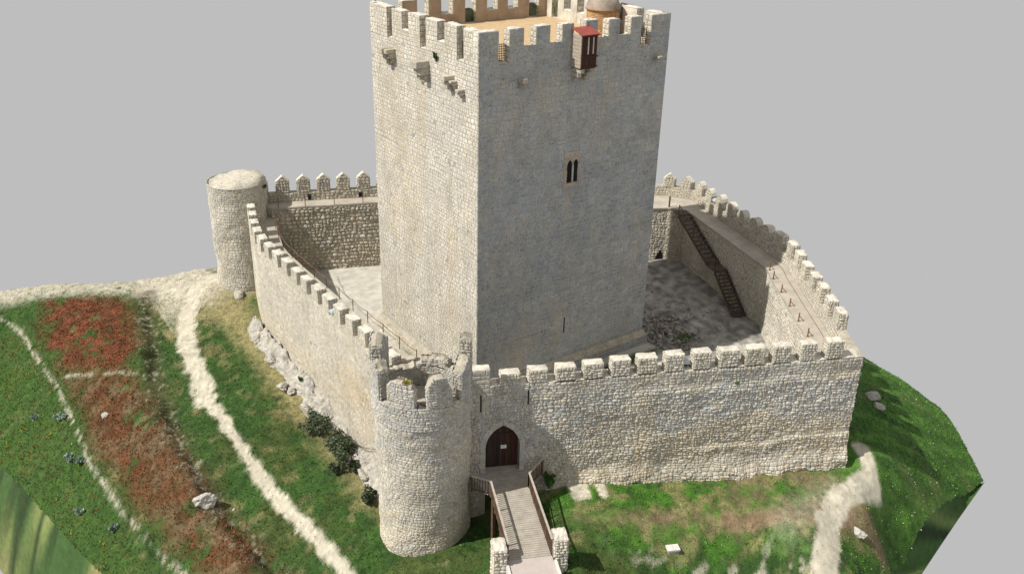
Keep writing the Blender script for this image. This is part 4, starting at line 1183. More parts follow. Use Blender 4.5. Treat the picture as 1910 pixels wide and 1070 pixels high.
# floor inside the broken parapet
n = 40
mb = MB(); mb.add([(TC[0] + 2.05 * math.cos(2 * math.pi * k / n), TC[1] + 2.05 * math.sin(2 * math.pi * k / n), 5.2) for k in range(n)], [tuple(range(n))]); mb.build('floor', 'walkway', tow)
def ring_piece(c, r0, r1, a0, a1, z0, tops, name, parent, key, tint, h=(0.15, 0.24), w=(0.18, 0.34)):
    """curved broken parapet piece; tops = heights sampled along it"""
    K = max(6, int((a1 - a0) / 3.5)); K2 = len(tops)
    mb = MB(); V = []; F = []
    zt = [float(np.interp(k / K, np.linspace(0, 1, K2), tops)) + random.uniform(-.14, .14) for k in range(K + 1)]
    for k in range(K + 1):
        a = math.radians(a0 + (a1 - a0) * k / K); ca, sa = math.cos(a), math.sin(a)
        V += [(c[0] + r1 * ca, c[1] + r1 * sa, z0), (c[0] + r1 * ca, c[1] + r1 * sa, zt[k] - .07), (c[0] + (r0 + r1) / 2 * ca, c[1] + (r0 + r1) / 2 * sa, zt[k] + .05),
              (c[0] + r0 * ca, c[1] + r0 * sa, zt[k] - .1), (c[0] + r0 * ca, c[1] + r0 * sa, z0)]
    for k in range(K):
        for j in range(4): F.append((5 * k + j, 5 * k + 5 + j, 5 * k + 6 + j, 5 * k + 1 + j))
    F.append((0, 1, 2, 3, 4)); F.append(tuple(5 * K + q for q in (4, 3, 2, 1, 0)))
    mb.add(V, F)
    ob = mb.build(name, 'mortar', parent, occ=True)
    zmx = max(zt)
    def tp(u, r):
        return float(np.interp((u / r - 0) / math.radians(a1 - a0), np.linspace(0, 1, K + 1), zt))
    for R, sgn in ((r1, 1), (r0, -1)):
        fc = Cyl(c, R, math.radians(a0)) if sgn > 0 else None
        if sgn < 0:
            class In(Cyl):
                def __call__(s, u, v, d): return Cyl.__call__(s, u, v, -np.asarray(d))
            fc = In(c, R, math.radians(a0))
        L = R * math.radians(a1 - a0)
        def blk(va, vb, R=R, L=L):
            out = []; m = 16
            for q in range(m):
                if tp(L * (q + .5) / m, R) < vb - 0.12: out.append((L * q / m, L * (q + 1) / m))
            return out
        lay(key, ob, fc, 0.02, L - 0.02, z0, zmx, (0.1, 0.24), (0.13, 0.34), 0.03, 0.75, tint, gap=0.003, blocked=blk)
    for a, z, sg in ((a0, zt[0], -1), (a1, zt[-1], 1)):
        ra = math.radians(a); d = np.array([math.cos(ra), math.sin(ra)]); nn = np.array([-d[1], d[0]]) * sg
        lay(key, ob, Flat((c[0] + r0 * d[0], c[1] + r0 * d[1]), d, nn), 0.03, r1 - r0 - .03, z0, z - .05, h, w, 0.05, 1.0, tint)
    return ob
t2 = tinter({'grey': 3.5, 'cool': 2, 'beige': 2, 'dark': 1.2, 'cream': 1})
RO, RI = 2.75, 2.1
ring_piece(TC, RI, RO, 0, 360, 5.2, [6.5] * 9 + [6.55], 'parapet', tow, 'tower', t2)
for a0, a1, tops in ((162, 184, [8.3, 8.6, 8.55, 8.3]), (118, 152, [9.0, 9.35, 9.3, 9.1]), (198, 232, [7.9, 8.1, 8.0, 8.05, 7.75]), (246, 276, [7.9, 8.3, 8.35, 8.2, 7.4]), (290, 316, [8.0, 8.5, 8.75, 8.3]), (320, 327, [9.5, 9.7, 9.4]), (20, 60, [6.9, 7.0, 6.8])):
    ring_piece(TC, RI, RO, a0, a1, 6.5, tops, 'merlon', tow, 'tower', t2)
for a, z in ((223.5, 5.78),):
    q = Cyl(TC, 2.6, 0, rfT)
    mb = MB(); ra = math.radians(a); d = np.array([math.cos(ra), math.sin(ra), 0]); s_ = np.array([-d[1], d[0], 0])
    mb.box(np.array([*TC, z]) + d * 2.62, d * 0.03, s_ * 0.13, (0, 0, 0.16)); mb.build('putlog_hole', 'dark', tow)

BC = (-5.0, 28.3)
def rfB(z):
    z = np.asarray(z, float); return 2.3 + 0.10 * sstep(1.5, -1.5, z)
bt = round_tower('round_tower', 'btower', BC, rfB, -1.4, 8.15, 'pale round tower with rubble-filled top at the far left corner of the castle', None, None, None, None)
tb = tinter({'cream': 3, 'beige': 3, 'grey': 3, 'white': 1.5, 'cool': .6, 'dark': 0.4})
cb = Cyl(BC, 2.3, 0, rfB); cb.un = 0.34
lay('btower', bt, cb, 0, 2 * math.pi * 2.3, -1.8, 8.2, (0.12, 0.28), (0.15, 0.42), 0.02, 0.7, tb, gap=0.002, wave=0.04)
mb = MB(); V = []; F = []; n = 40; rr = [2.36, 2.2, 1.7, 1.0, 0.4]
for j, R in enumerate(rr):
    V += [(BC[0] + R * math.cos(2 * math.pi * k / n), BC[1] + R * math.sin(2 * math.pi * k / n), 8.14 + (0.0, 0.16, 0.34, 0.46, 0.5)[j] + 0.1 * R * math.cos(2 * math.pi * k / n + 0.6) * (j > 0) + 0.35 * (float(vnoise(np.array([R * 1.3 * math.cos(2 * math.pi * k / n) + 9]), np.array([R * 1.3 * math.sin(2 * math.pi * k / n) + 9]), 4)[0]) - .5) * (j > 0)) for k in range(n)]
for j in range(4):
    for k in range(n): F.append((j * n + k, j * n + (k + 1) % n, (j + 1) * n + (k + 1) % n, (j + 1) * n + k))
F.append(tuple(range(4 * n, 5 * n)))
mb.add(V, F, 0, (1, 1, 1), True); mb.build('rubble_top', 'rubblecap', bt, occ=True)

# ------------------------------------------------------------------ long walls with walkways
def long_wall(key, label, outer, inner, side, zb, zsill, zwalk, pt, group=None):
    po = Poly(outer, side)
    mid = po(np.array([po.L / 2]), np.array([0.0]), np.array([0.0]))[0]
    t = empty('curtain_wall', (mid[0], mid[1], zb), label, 'wall')
    zs = zsill if callable(zsill) else (lambda u: zsill)
    zw = zwalk if callable(zwalk) else (lambda u: zwalk)
    # parapet core follows the outer line; body follows outer and inner lines
    us = sorted(set([0, po.L] + list(po.cum) + list(np.arange(0, po.L, 1.5))))
    us = np.array(us)
    O = po(us, us * 0, us * 0); I = po(us, us * 0, us * 0 - pt)
    pi_ = Poly(inner, -side)
    ui = np.interp(us, po.cum, pi_.cum) if len(outer) == len(inner) else us / po.L * pi_.L
    IN = pi_(ui, us * 0, us * 0)
    mb = MB(); V = []; F = []
    for k in range(len(us)):
        a, b, c = O[k], I[k], IN[k]
        z1, z2 = zs(us[k]), zw(us[k])
        V += [(a[0], a[1], zb), (a[0], a[1], z1), (b[0], b[1], z1), (b[0], b[1], z2), (c[0], c[1], z2), (c[0], c[1], -0.6), ]
    nr = 6
    for k in range(len(us) - 1):
        for j in range(nr - 1): F.append((nr * k + j, nr * k + j + 1, nr * k + nr + j + 1, nr * k + nr + j))
    F.append(tuple(range(nr))); F.append(tuple(nr * (len(us) - 1) + j for j in range(nr - 1, -1, -1)))
    if side < 0: F = [f[::-1] for f in F]
    F = [f[::-1] for f in F]
    mb.add(V, F); mb.build('wall', 'mortar', t, occ=True)
    # walkway slab
    mb = MB(); V = []; F = []
    for k in range(len(us)):
        b = po(us[k:k + 1], [0.0], [-pt - 0.02])[0]; c = IN[k]; z2 = zw(us[k])
        V += [(b[0], b[1], z2 + .015), (c[0], c[1], z2 + .015), (c[0], c[1], z2 - .12)]
        d = (np.array(c[:2]) - b[:2]); d /= np.linalg.norm(d)
        V[-2] = (c[0] + d[0] * .08, c[1] + d[1] * .08, z2 + .015); V[-1] = (c[0] + d[0] * .08, c[1] + d[1] * .08, z2 - .12)
    for k in range(len(us) - 1):
        for j in range(2): F.append((3 * k + j, 3 * k + j + 1, 3 * k + 4 + j, 3 * k + 3 + j))
    mb.add(V, F); mb.build('walkway', 'walkway', t)
    return t, po, pi_, ui, us

# left wall
LO = [(-7.5, -3.4), (-7.3, 8.4), (-7.17, 15.4), (-7.07, 18.7), (-6.75, 20.5), (-6.3, 22.2), (-5.8, 23.85), (-5.2, 25.7), (-4.7, 27.2)]
LI = [(-5.0, -3.0), (-5.05, 8.0), (-4.95, 15.2), (-4.85, 18.6), (-4.65, 20.3), (-4.2, 21.9), (-3.75, 23.5), (-3.2, 25.3), (-2.75, 26.8)]
lw, lo, li, _, _ = long_wall('left', 'long pale left wall with square merlons between the two round towers', LO, LI, 1, -4.2, 5.9, 5.0, 0.62)
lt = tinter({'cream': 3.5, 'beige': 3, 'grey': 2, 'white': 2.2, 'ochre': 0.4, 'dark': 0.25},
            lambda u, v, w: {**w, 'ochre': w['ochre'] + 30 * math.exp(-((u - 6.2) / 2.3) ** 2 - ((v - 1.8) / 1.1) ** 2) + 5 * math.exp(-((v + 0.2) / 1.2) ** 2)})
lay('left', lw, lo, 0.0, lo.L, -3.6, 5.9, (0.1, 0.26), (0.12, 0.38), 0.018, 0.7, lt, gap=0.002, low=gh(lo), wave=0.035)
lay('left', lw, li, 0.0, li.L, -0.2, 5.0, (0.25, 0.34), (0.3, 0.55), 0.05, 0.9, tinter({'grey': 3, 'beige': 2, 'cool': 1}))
lc = [(-4.52, 27.1), (-4.95, 25.55), (-5.53, 23.75), (-6.01, 22.11), (-6.48, 20.42), (-6.77, 18.7), (-6.87, 17.04), (-6.84, 15.36), (-6.88, 13.58), (-6.89, 11.85), (-6.88, 10.16), (-6.96, 8.38), (-6.94, 6.66), (-6.99, 4.96), (-7.05, 3.17), (-7.08, 1.44), (-7.14, -.27), (-7.15, -1.94)]
for q in lc:
    u = lo.near((q[0] - 0.3, q[1]))
    merlon_block('left', lw, lo, u - 0.52, u + 0.5, 0.6, 5.9, 6.88 + random.uniform(-.06, .05), (0.14, 0.25), (0.16, 0.34), 0.026, 0.7, lt)

# back wall
BO = [(-3.7, 29.03), (24.5, 17.35)]
BI = [(-2.9, 26.53), (23.6, 15.55)]
bw, bo, bi, _, _ = long_wall('back', 'back wall with pointed merlons behind the keep', BO, BI, 1, -3, 6.62, 5.85, 0.6)
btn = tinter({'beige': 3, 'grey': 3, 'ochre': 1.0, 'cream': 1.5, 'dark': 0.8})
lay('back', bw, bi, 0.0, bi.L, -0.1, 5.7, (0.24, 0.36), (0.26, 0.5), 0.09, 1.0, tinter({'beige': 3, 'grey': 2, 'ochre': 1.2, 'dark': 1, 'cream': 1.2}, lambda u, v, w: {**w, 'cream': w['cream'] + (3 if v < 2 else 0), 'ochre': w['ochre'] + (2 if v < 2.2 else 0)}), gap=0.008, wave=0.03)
class Inv:
    """the courtyard side of a parapet"""
    def __init__(s, f, t): s.f = f; s.t = t
    def __call__(s, u, v, d): return s.f(u, v, -s.t - np.asarray(d, float))
lay('back', bw, Inv(bo, 0.6), 0, bo.L, 5.86, 6.62, (0.2, 0.28), (0.26, 0.45), 0.045, 0.9, btn)
for k, u in enumerate([0.98, 2.74, 4.45, 6.13, 7.79, 9.52, 11.2, 12.9, 14.6, 16.3, 18.0, 19.7, 21.4, 23.1, 24.8, 26.5, 28.2, 29.8]):
    merlon_block('back', bw, bo, u - 0.53, u + 0.53, 0.6, 6.62, 8.05, (0.2, 0.28), (0.26, 0.42), 0.045, 0.9, btn, style='point')
for u in (4.9, 9.2):
    mb = MB(); q = Inv(bo, 0.6); fbox(mb, q, u - .13, u + .13, 5.95, 6.4, -0.02, 0.07)
    mb.build('loophole', 'dark', bw)

# right wall
RO_ = [(24.4, 17.3), (27.5, 15.3), (29.9, 13.3), (31.2, 10.9), (26.5, -4.0), (25.2, -5.7), (17.25, -16.55)]
RI_ = [(23.5, 15.5), (25.2, 11.6), (27.3, 10.5), (28.3, 9.2), (24.35, -3.3), (23.3, -4.5), (15.6, -15.1)]
rw, ro, ri, _, _ = long_wall('right', 'right-hand wall with broad walkway and weathered merlons curving behind the keep', RO_, RI_, 1, -4, 5.85, 4.95, 0.6)
rt = tinter({'cream': 3.5, 'beige': 3, 'grey': 2.5, 'white': 1.4, 'dark': 0.4})
u_in = ri.cum
lay('right', rw, ri, 0.0, ri.L, -0.2, 4.85, (0.14, 0.3), (0.18, 0.42), 0.035, 0.8, rt, gap=0.004, wave=0.04)
lay('right', rw, Inv(ro, 0.6), 0.5, ro.L - 0.4, 4.97, 5.85, (0.15, 0.26), (0.18, 0.38), 0.03, 0.8, rt)
rc = [(29.73, 12.97), (30.79, 11.56), (30.96, 9.73), (30.54, 8.08), (29.95, 6.27), (29.45, 4.59), (28.83, 2.86), (28.08, 1.02), (27.6, -.68), (26.92, -2.34), (26.21, -4.06), (25.06, -5.55), (23.87, -7.06), (22.67, -8.59), (21.67, -10.13), (20.54, -11.6), (19.3, -13.12)]
for k, q in enumerate(rc):
    u = ro.near(q)
    st = 'point' if k < 2 else ('round' if k < 9 else 'flat')
    merlon_block('right', rw, ro, u - 0.55, u + 0.55, 0.6, 5.85, (7.0 if k < 2 else 6.95) + random.uniform(-.06, .06), (0.15, 0.26), (0.18, 0.38), 0.035, 0.8, rt, style=st)
mb = MB()
lp = Poly(ri.P, 1)
us = np.linspace(ri.cum[4] - 1, ri.L - 0.5, 20)
mb.tube([tuple(ri([u], [4.985], [-1.1])[0]) for u in us], 0.02, 5)
mb.build('drain_line', 'cable', rw)
# opening at the foot of the far corner and the stone arch next to it
mb = MB(); q = ri([ri.cum[2] - 0.55], [0], [0.05])[0]
V = [ri([ri.cum[2] - 0.3 + a], [z], [0.075])[0] for a, z in ((-.5, 0), (.25, 0), (.18, .5), (-.05, 1.05), (-.2, .7), (-.4, .35))]
mb.add(np.array(V), [tuple(range(6))]); mb.build('opening', 'dark', rw)

# ------------------------------------------------------------------ courtyard
def court():
    st = 0.3
    xs = np.arange(-6, 31, st); ys = np.arange(-17, 29, st)
    X, Y = np.meshgrid(xs, ys); nx, ny = len(xs), len(ys)
    poly = [(-5.6, -3.2), (-5.6, 18), (-4.6, 21), (-3.4, 26.2), (-3, 27), (24, 16.2), (26, 12.5), (28.2, 11), (29, 9.5), (25, -3.6), (24, -4.9), (16.6, -15.6), (-2.4, -6.9)]
    cx = ((X[:-1, :-1] + X[1:, 1:]) / 2).ravel(); cyy = ((Y[:-1, :-1] + Y[1:, 1:]) / 2).ravel()
    ok = inside(cx, cyy, poly)
    idx = np.arange(nx * ny).reshape(ny, nx)
    Q = np.stack([idx[:-1, :-1].ravel(), idx[:-1, 1:].ravel(), idx[1:, 1:].ravel(), idx[1:, :-1].ravel()], 1)[ok]
    x = X.ravel(); y = Y.ravel()
    e_ = sstep(14.5, 17, x)
    z = -0.01 + e_ * (0.5 * (fbm(x * 0.4, y * 0.4, 4) - 0.5) + 0.1 * (fbm(x * 2, y * 2, 6) - .5))
    n2 = fbm(x * 0.8, y * 0.8, 14); n3 = fbm(x * 3, y * 3, 15)
    pav = np.array([0.52, 0.5, 0.44]); earth = np.array([0.31, 0.295, 0.275]); dk = np.array([0.16, 0.14, 0.11]); gr = np.array([0.05, 0.085, 0.025])
    col = pav + (earth - pav) * e_[:, None]
    rub = e_ * sstep(-1.5, 0.5, 2.2 - np.abs(y - 0.5) + 2 * (n2 - .5)) * sstep(22, 19, x) * sstep(0.35, 0.6, n3)
    col = col * (1 + e_ * 1.9 * (fbm(x * 1.6, y * 1.6, 18) - .5))[:, None]; col = col + (dk - col) * (rub * 0.8)[:, None]
    g = np.exp(-((x - 18.3) / 1.1) ** 2 - ((y + 1.2) / 0.6) ** 2) + np.exp(-((x - 12) / 4) ** 2 - ((y + 1.6) / 0.7) ** 2) + np.exp(-((x + 0.9) / .5) ** 2 - ((y - 5) / 6) ** 2) * (n3 > .45)
    col = col + (gr - col) * (sstep(0.3, 0.7, g + .4 * (n3 - .5)))[:, None]
    vs, inv = np.unique(Q, return_inverse=True)
    me = bpy.data.meshes.new('courtyard')
    me.from_pydata(np.stack([x[vs], y[vs], z[vs]], 1).tolist(), [], inv.reshape(-1, 4).tolist())
    me.materials.append(M['court'])
    at = me.color_attributes.new('col', 'FLOAT_COLOR', 'POINT')
    cc = np.ones((len(vs), 4)); cc[:, :3] = col[vs]; at.data.foreach_set('color', cc.ravel())
    me.polygons.foreach_set('use_smooth', [True] * len(Q))
    o = bpy.data.objects.new('courtyard', me); C.objects.link(o); o['kind'] = 'structure'; o['label'] = 'pale paved and bare earth courtyard inside the walls'
court()
def rubble():
    r = random.Random(5); mb = MB()
    for k in range(900):
        x = 15.4 + abs(r.gauss(0, 2.2)); y = 0.6 + r.gauss(0, 1.9)
        if k > 420: x = r.uniform(15.3, 25.5); y = r.uniform(-4, 9.5)
        if x > 24 or x > 23 + (y + 2) * .33: continue
        s_ = r.uniform(.06, .2) if k < 420 else r.uniform(.03, .1); hgt = 0.35 * math.exp(-((x - 16.6) / 1.6) ** 2 - ((y - .6) / 1.2) ** 2)
        V = [np.array([x, y, hgt * r.random()]) + s_ * np.array([r.gauss(0, .7), r.gauss(0, .7), r.gauss(.3, .5)]) for _ in range(7)]
        bm = bmesh.new()
        for v in V: bm.verts.new(v)
        bmesh.ops.convex_hull(bm, input=bm.verts); bm.verts.index_update()
        vs = [v for v in bm.verts]; mb.add([tuple(v.co) for v in vs], [[v.index for v in f.verts] for f in bm.faces], 0, np.array((0.36, 0.34, 0.31)) * r.uniform(.6, 1.25)); bm.free()
    o = mb.build('rubble', 'stone', attr='tint'); tag(o, 'dark scattered rubble on the courtyard ground beside the keep', 'rubble', kind='stuff')
rubble()

# ------------------------------------------------------------------ stone by stone
BVH = BVHTree.FromPolygons(OCC_V, OCC_F)
for key, ob, mt_ in (('keep', keep, 'stone'), ('front', fwall, 'stone'), ('left', lw, 'stone'), ('back', bw, 'stone'), ('right', rw, 'stone'), ('tower', tow, 'stone'), ('btower', bt, 'stone')):
    finish_stones(key, ob, mt_)
finish_stones('hut', hut, 'brick', 150)

# ------------------------------------------------------------------ footbridge
def bx(u, n, z): return fF([u], [z], [n])[0]
br = empty('footbridge', bx(0.1, 4, -0.2), 'timber footbridge with plank deck leading to the gate', 'bridge')
nP = 44
for k in range(nP):
    na = 0.02 + 7.5 * k / nP; nb_ = 0.02 + 7.5 * (k + 1) / nP - 0.018
    wl, wr = (-1.0, 1.28)
    if na < 2.1: wl = -1.0 - 0.95 * (2.1 - na) / 2.1; wr = 1.28 + 0.9 * (1 - na / 2.1)
    c = (bx(wl, na, 0) + bx(wr, nb_, 0)) / 2
    mb = MB(); mb.box(c + np.array([0, 0, -0.025 + random.uniform(-.004, .004)]), np.array([*D1, 0]) * (wr - wl) / 2, np.array([*N1, 0]) * (nb_ - na) / 2, (0, 0, 0.025))
    mb.build('plank', 'deck', br)
for u in (-0.85, 0.1, 1.1):
    mb = MB(); mb.beam(bx(u, -0.1, -0.19), bx(u, 7.6, -0.19), 0.16, 0.26); mb.build('beam', 'railwood', br)
for u, n_ in ((-0.85, 2.2), (1.1, 2.2), (-0.85, 4.8), (1.1, 4.8)):
    q = bx(u, n_, 0); mb = MB(); mb.beam((q[0], q[1], float(H(q[0], q[1])[0]) - 0.3), (q[0], q[1], -0.32), 0.18, 0.18); mb.build('post', 'railwood', br)
def railing(pts, hgt=1.0):
    for (ua, na), (ub, nb_) in zip(pts[:-1], pts[1:]):
        a = bx(ua, na, 0); b = bx(ub, nb_, 0); L = np.linalg.norm(b - a)
        mb = MB(); mb.beam(a + (0, 0, hgt), b + (0, 0, hgt), 0.11, 0.05); mb.build('handrail', 'railtop', br)
        mb = MB(); mb.beam(a + (0, 0, 0.1), b + (0, 0, 0.1), 0.05, 0.07); mb.build('bottom_rail', 'railwood', br)
        nB = max(3, int(L / 0.16))
        for k in range(nB + 1):
            p = a + (b - a) * k / nB; mb = MB()
            big = k % 9 == 0
            mb.beam(p + (0, 0, -0.1 if big else 0.1), p + (0, 0, hgt - 0.026), 0.09 if big else 0.035, 0.09 if big else 0.035)
            mb.build('post' if big else 'baluster', 'railwood', br)
railing([(-2.0, 1.5), (-1.0, 2.15), (-1.0, 7.45)])
railing([(2.35, 0.55), (1.3, 1.75), (1.32, 7.45)])
# pillars
def pillar(u, n_, label, zt=1.05):
    q = bx(u, n_, 0)
    t = empty('stone_pillar', (q[0], q[1], -2.4), label, 'pillar', 'pillars at the bridge end')
    hx, hy = 0.34, 0.5
    f = Flat(bx(u - hx, n_ + hy, 0), D1, N1)
    mb = MB(); mb.prism([tuple(bx(u + a, n_ + b, 0)[:2]) for a, b in ((-hx, hy), (hx, hy), (hx, -hy), (-hx, -hy))], -2.6, zt)
    bumpy_top(mb, [tuple(bx(u + a, n_ + b, 0)[:2]) for a, b in ((-hx, hy), (hx, hy), (hx, -hy), (-hx, -hy))], zt, 0.06, 1)
    mb.build('core', ['mortar', 'cap'], t)
    tn = tinter({'cream': 3, 'white': 2, 'grey': 2, 'beige': 2}); key = 'p' + str(u)
    lay(key, t, f, 0, 2 * hx, -2.4, zt, (0.17, 0.26), (0.2, 0.36), 0.04, 0.9, tn)
    lay(key, t, Flat(bx(u - hx, n_ - hy, 0), N1, (-D1[0], -D1[1])), 0, 2 * hy, -2.4, zt, (0.17, 0.26), (0.2, 0.36), 0.04, 0.9, tn)
    lay(key, t, Flat(bx(u + hx, n_ - hy, 0), N1, D1), 0, 2 * hy, -2.4, zt, (0.17, 0.26), (0.2, 0.36), 0.04, 0.9, tn)
    lay(key, t, Flat(bx(u - hx, n_ - hy, 0), D1, (-N1[0], -N1[1])), 0, 2 * hx, -2.4, zt, (0.17, 0.26), (0.2, 0.36), 0.04, 0.9, tn)
    finish_stones(key, t, most=60)
pillar(-1.48, 7.45, 'square rubble pillar left of the footbridge end')
pillar(1.78, 7.2, 'square rubble pillar right of the footbridge end')
mb = MB(); mb.prism([tuple(bx(a, b, 0)[:2]) for a, b in ((-1.05, 7.53), (1.32, 7.53), (1.32, 14), (-1.05, 14))][::1], -3.5, -0.005)
o = mb.build('approach', 'slab'); o['kind'] = 'structure'; o['label'] = 'pinkish concrete approach slab before the footbridge'
for ua, lab in ((-1.2, 'white kerb along the left side of the approach'), (1.325, 'white kerb along the right side of the approach')):
    mb = MB(); mb.prism([tuple(bx(a, b, 0)[:2]) for a, b in ((ua, 7.98), (ua + .14, 7.98), (ua + .14, 14), (ua, 14))], -3.5, 0.1)
    o = mb.build('kerb', 'kerb'); o['kind'] = 'structure'; o['label'] = lab

# ------------------------------------------------------------------ timber stair in the courtyard
sd = np.array([-0.3012, -0.9536]); sn = np.array([-0.9536, 0.3012])
S0 = np.array([28.15, 8.9])
def sp(s, off, z): q = S0 + sd * s + sn * off; return np.array([q[0], q[1], z])
stair = empty('timber_stair', sp(6, .6, 0), 'dark timber stair with landing climbing the inner face of the right wall', 'stairs')
fl = [(0.6, 6.2, 4.9, 2.6), (7.4, 10.9, 2.6, 0.05)]
mb = MB(); mb.box(sp(0.15, .65, 4.9), np.array([*sd, 0]) * .5, np.array([*sn, 0]) * .55, (0, 0, .04)); mb.build('landing', 'stairwood', stair)
mb = MB(); mb.box(sp(6.8, .65, 2.56), np.array([*sd, 0]) * .65, np.array([*sn, 0]) * .6, (0, 0, .05)); mb.build('landing', 'stairwood', stair)
for s0, s1, z0, z1 in fl:
    K = int(round((z0 - z1) / 0.19))
    for k in range(K):
        t = (k + .5) / K
        mb = MB(); mb.box(sp(s0 + (s1 - s0) * t, .65, z0 + (z1 - z0) * (k + 1) / K + .1), np.array([*sd, 0]) * ((s1 - s0) / K * .55), np.array([*sn, 0]) * .52, (0, 0, .03)); mb.build('tread', 'stairwood', stair)
    for off in (.12, 1.2):
        mb = MB(); mb.beam(sp(s0, off, z0 - .1), sp(s1, off, z1), .06, .3); mb.build('stringer', 'stairwood', stair)
    mb = MB(); mb.beam(sp(s0, 1.22, z0 + .95), sp(s1, 1.22, z1 + .95), .06, .06); mb.build('handrail', 'stairwood', stair)
    for k in range(5):
        t = k / 4; mb = MB(); mb.beam(sp(s0 + (s1 - s0) * t, 1.22, z0 + (z1 - z0) * t - .1), sp(s0 + (s1 - s0) * t, 1.22, z0 + (z1 - z0) * t + .95), .05, .05); mb.build('post', 'stairwood', stair)
# ------------------------------------------------------------------ walkway rails, cables, lamps
def rail_posts():
    names = ['nearest the front wall', 'second from the front wall', 'third from the front wall', 'fourth from the front wall', 'fifth from the front wall', 'farthest from the front wall']
    for k, (x, y) in enumerate([(17.85, -11.92), (19.14, -10.15), (20.47, -8.36), (21.83, -6.56), (23.15, -4.69), (24.0, -3.3)]):
        u = ri.near((x, y)); b = ri([u], [4.96], [-0.06])[0]
        t = empty('rail_post', b, 'rusty stub post on the right walkway edge, ' + names[k], 'post', 'rusty posts on the right walkway')
        MB().beam(b, b + (0, 0, .62), .06, .06).build('post', 'orange', t)
        c = ri([u], [4.97], [-0.42])[0]; MB().beam(c, b + (0, 0, .42), .045, .045).build('brace', 'orange', t)
        MB().box(b + (0, 0, .01), (.09, 0, 0), (0, .09, 0), (0, 0, .012)).build('base_plate', 'orange', t)
rail_posts()
rr_ = empty('cable_rail', (-4.9, 12, 5), 'thin rusty cable rail along the left walkway edge', 'railing')
pts = [li([u], [5.85], [-0.02])[0] for u in np.linspace(2, li.L - 3, 13)]
cab = []
for a, b in zip(pts[:-1], pts[1:]):
    for t in np.linspace(0, 1, 5)[:-1]: cab.append(a + (b - a) * t - np.array([0, 0, .12 * 4 * t * (1 - t)]))
MB().tube(cab + [pts[-1]], 0.022, 5).build('cable', 'orange', rr_)
for p in pts: MB().beam(p - (0, 0, .86), p + (0, 0, .04), .04, .04).build('post', 'iron', rr_)
br_ = empty('cable_rail', (4, 23.6, 5.9), 'thin cable rail with dark posts along the back walkway edge', 'railing')
pts = [bi([u], [6.75], [-0.03])[0] for u in (0.6, 2.8, 5.2, 7.6, 10, 12.4)]
MB().tube(pts, 0.012, 5).build('cable', 'iron', br_)
for p in pts: MB().beam(p - (0, 0, .9), p + (0, 0, .05), .045, .045).build('post', 'iron', br_)
q = ri([ri.cum[2] + 0.1], [4.97], [-0.15])[0]
tag(MB().beam(q, q + (0, 0, 1.0), .1, .1).build('gate_post', 'iron'), 'dark post at the head of the timber stair', 'post')
def floodlight(p, d, label):
    t = empty('floodlight', p, label, 'lamp', 'floodlights in the crenels')
    p = np.array(p, float); d = np.array([*d, 0.0]); s = np.array([-d[1], d[0], 0])
    m = MB(); K = 7; V = []; F = []
    for k in range(K + 1):
        a = math.pi * k / K
        for e_ in (-1, 1): V.append(p + s * (e_ * .28) + d * (.24 * math.cos(a)) + np.array([0, 0, .18 + .26 * math.sin(a)]))
    for k in range(K): F.append((2 * k, 2 * k + 1, 2 * k + 3, 2 * k + 2))
    F.append(tuple(2 * k for k in range(K + 1))); F.append(tuple(2 * k + 1 for k in range(K, -1, -1))); F.append((0, 2 * K, 2 * K + 1, 1))
    m.add(V, F); m.build('casing', 'lamp', t)
    m = MB(); m.box(p + (0, 0, .09), s * .05, d * .05, (0, 0, .09)); m.box(p + (0, 0, .01), s * .12, d * .12, (0, 0, .015)); m.build('bracket', 'iron', t)
floodlight(fF([11.05], [SILL + .05], [-0.6])[0], D1, 'pale blue lamp housing in a crenel of the front wall')
floodlight(lo([lo.near((-7.3, 5.85))], [5.93], [-0.25])[0], (0, 1), 'pale lamp housing in a crenel of the left wall')
floodlight(ro([ro.near((30.2, 7.2))], [5.9], [-0.25])[0], (-.3, -.95), 'pale lamp housing between rounded merlons of the right wall')
# cable drooping over the left wall foot
cp = [(-7.42, -1.3, 0.2), (-7.5, -0.9, -0.1), (-7.62, 0.1, -0.95), (-7.75, 1.4, -1.5), (-7.85, 2.8, -1.75), (-7.95, 4.6, -1.7), (-8.05, 5.6, -1.75)]
tag(MB().tube(cp, 0.025, 5).build('drooping_cable', 'cable'), 'dark cable drooping along the foot of the left wall', 'cable')

# ------------------------------------------------------------------ rocks
def boulder(name, loc, size, label, mat='rock', group=None, seed=0, sub=3, rot=0.0, cat='rock'):
    bm = bmesh.new(); bmesh.ops.create_icosphere(bm, subdivisions=sub, radius=1.0)
    r = random.Random(seed)
    planes = [(Vector((r.gauss(0, 1), r.gauss(0, 1), r.gauss(0, 1))).normalized(), r.uniform(.55, .9)) for _ in range(11)]
    off = r.uniform(0, 50)
    for v in bm.verts:
        for nrm, dd in planes:
            k = v.co.dot(nrm)
            if k > dd: v.co -= nrm * (k - dd) * .9
        nz = float(fbm(np.array([v.co.x * 1.6 + off]), np.array([v.co.y * 1.6 + v.co.z * 2.1]), seed)[0]) - .5
        n4 = float(fbm(np.array([v.co.x * 4.5 + off]), np.array([v.co.y * 4.5 + v.co.z * 6.1]), seed + 5, 3)[0]) - .5
        v.co *= 1 + .5 * nz + .28 * n4
        v.co.x *= size[0]; v.co.y *= size[1]; v.co.z *= size[2]
    me = bpy.data.meshes.new(name); bm.to_mesh(me); bm.free()
    me.materials.append(M[mat])
    o = bpy.data.objects.new(name, me); C.objects.link(o)
    o.location = loc; o.rotation_euler = (r.uniform(-.2, .2), r.uniform(-.2, .2), rot)
    tag(o, label, cat, group)
    return o
def gz(x, y): return float(H(x, y)[0])
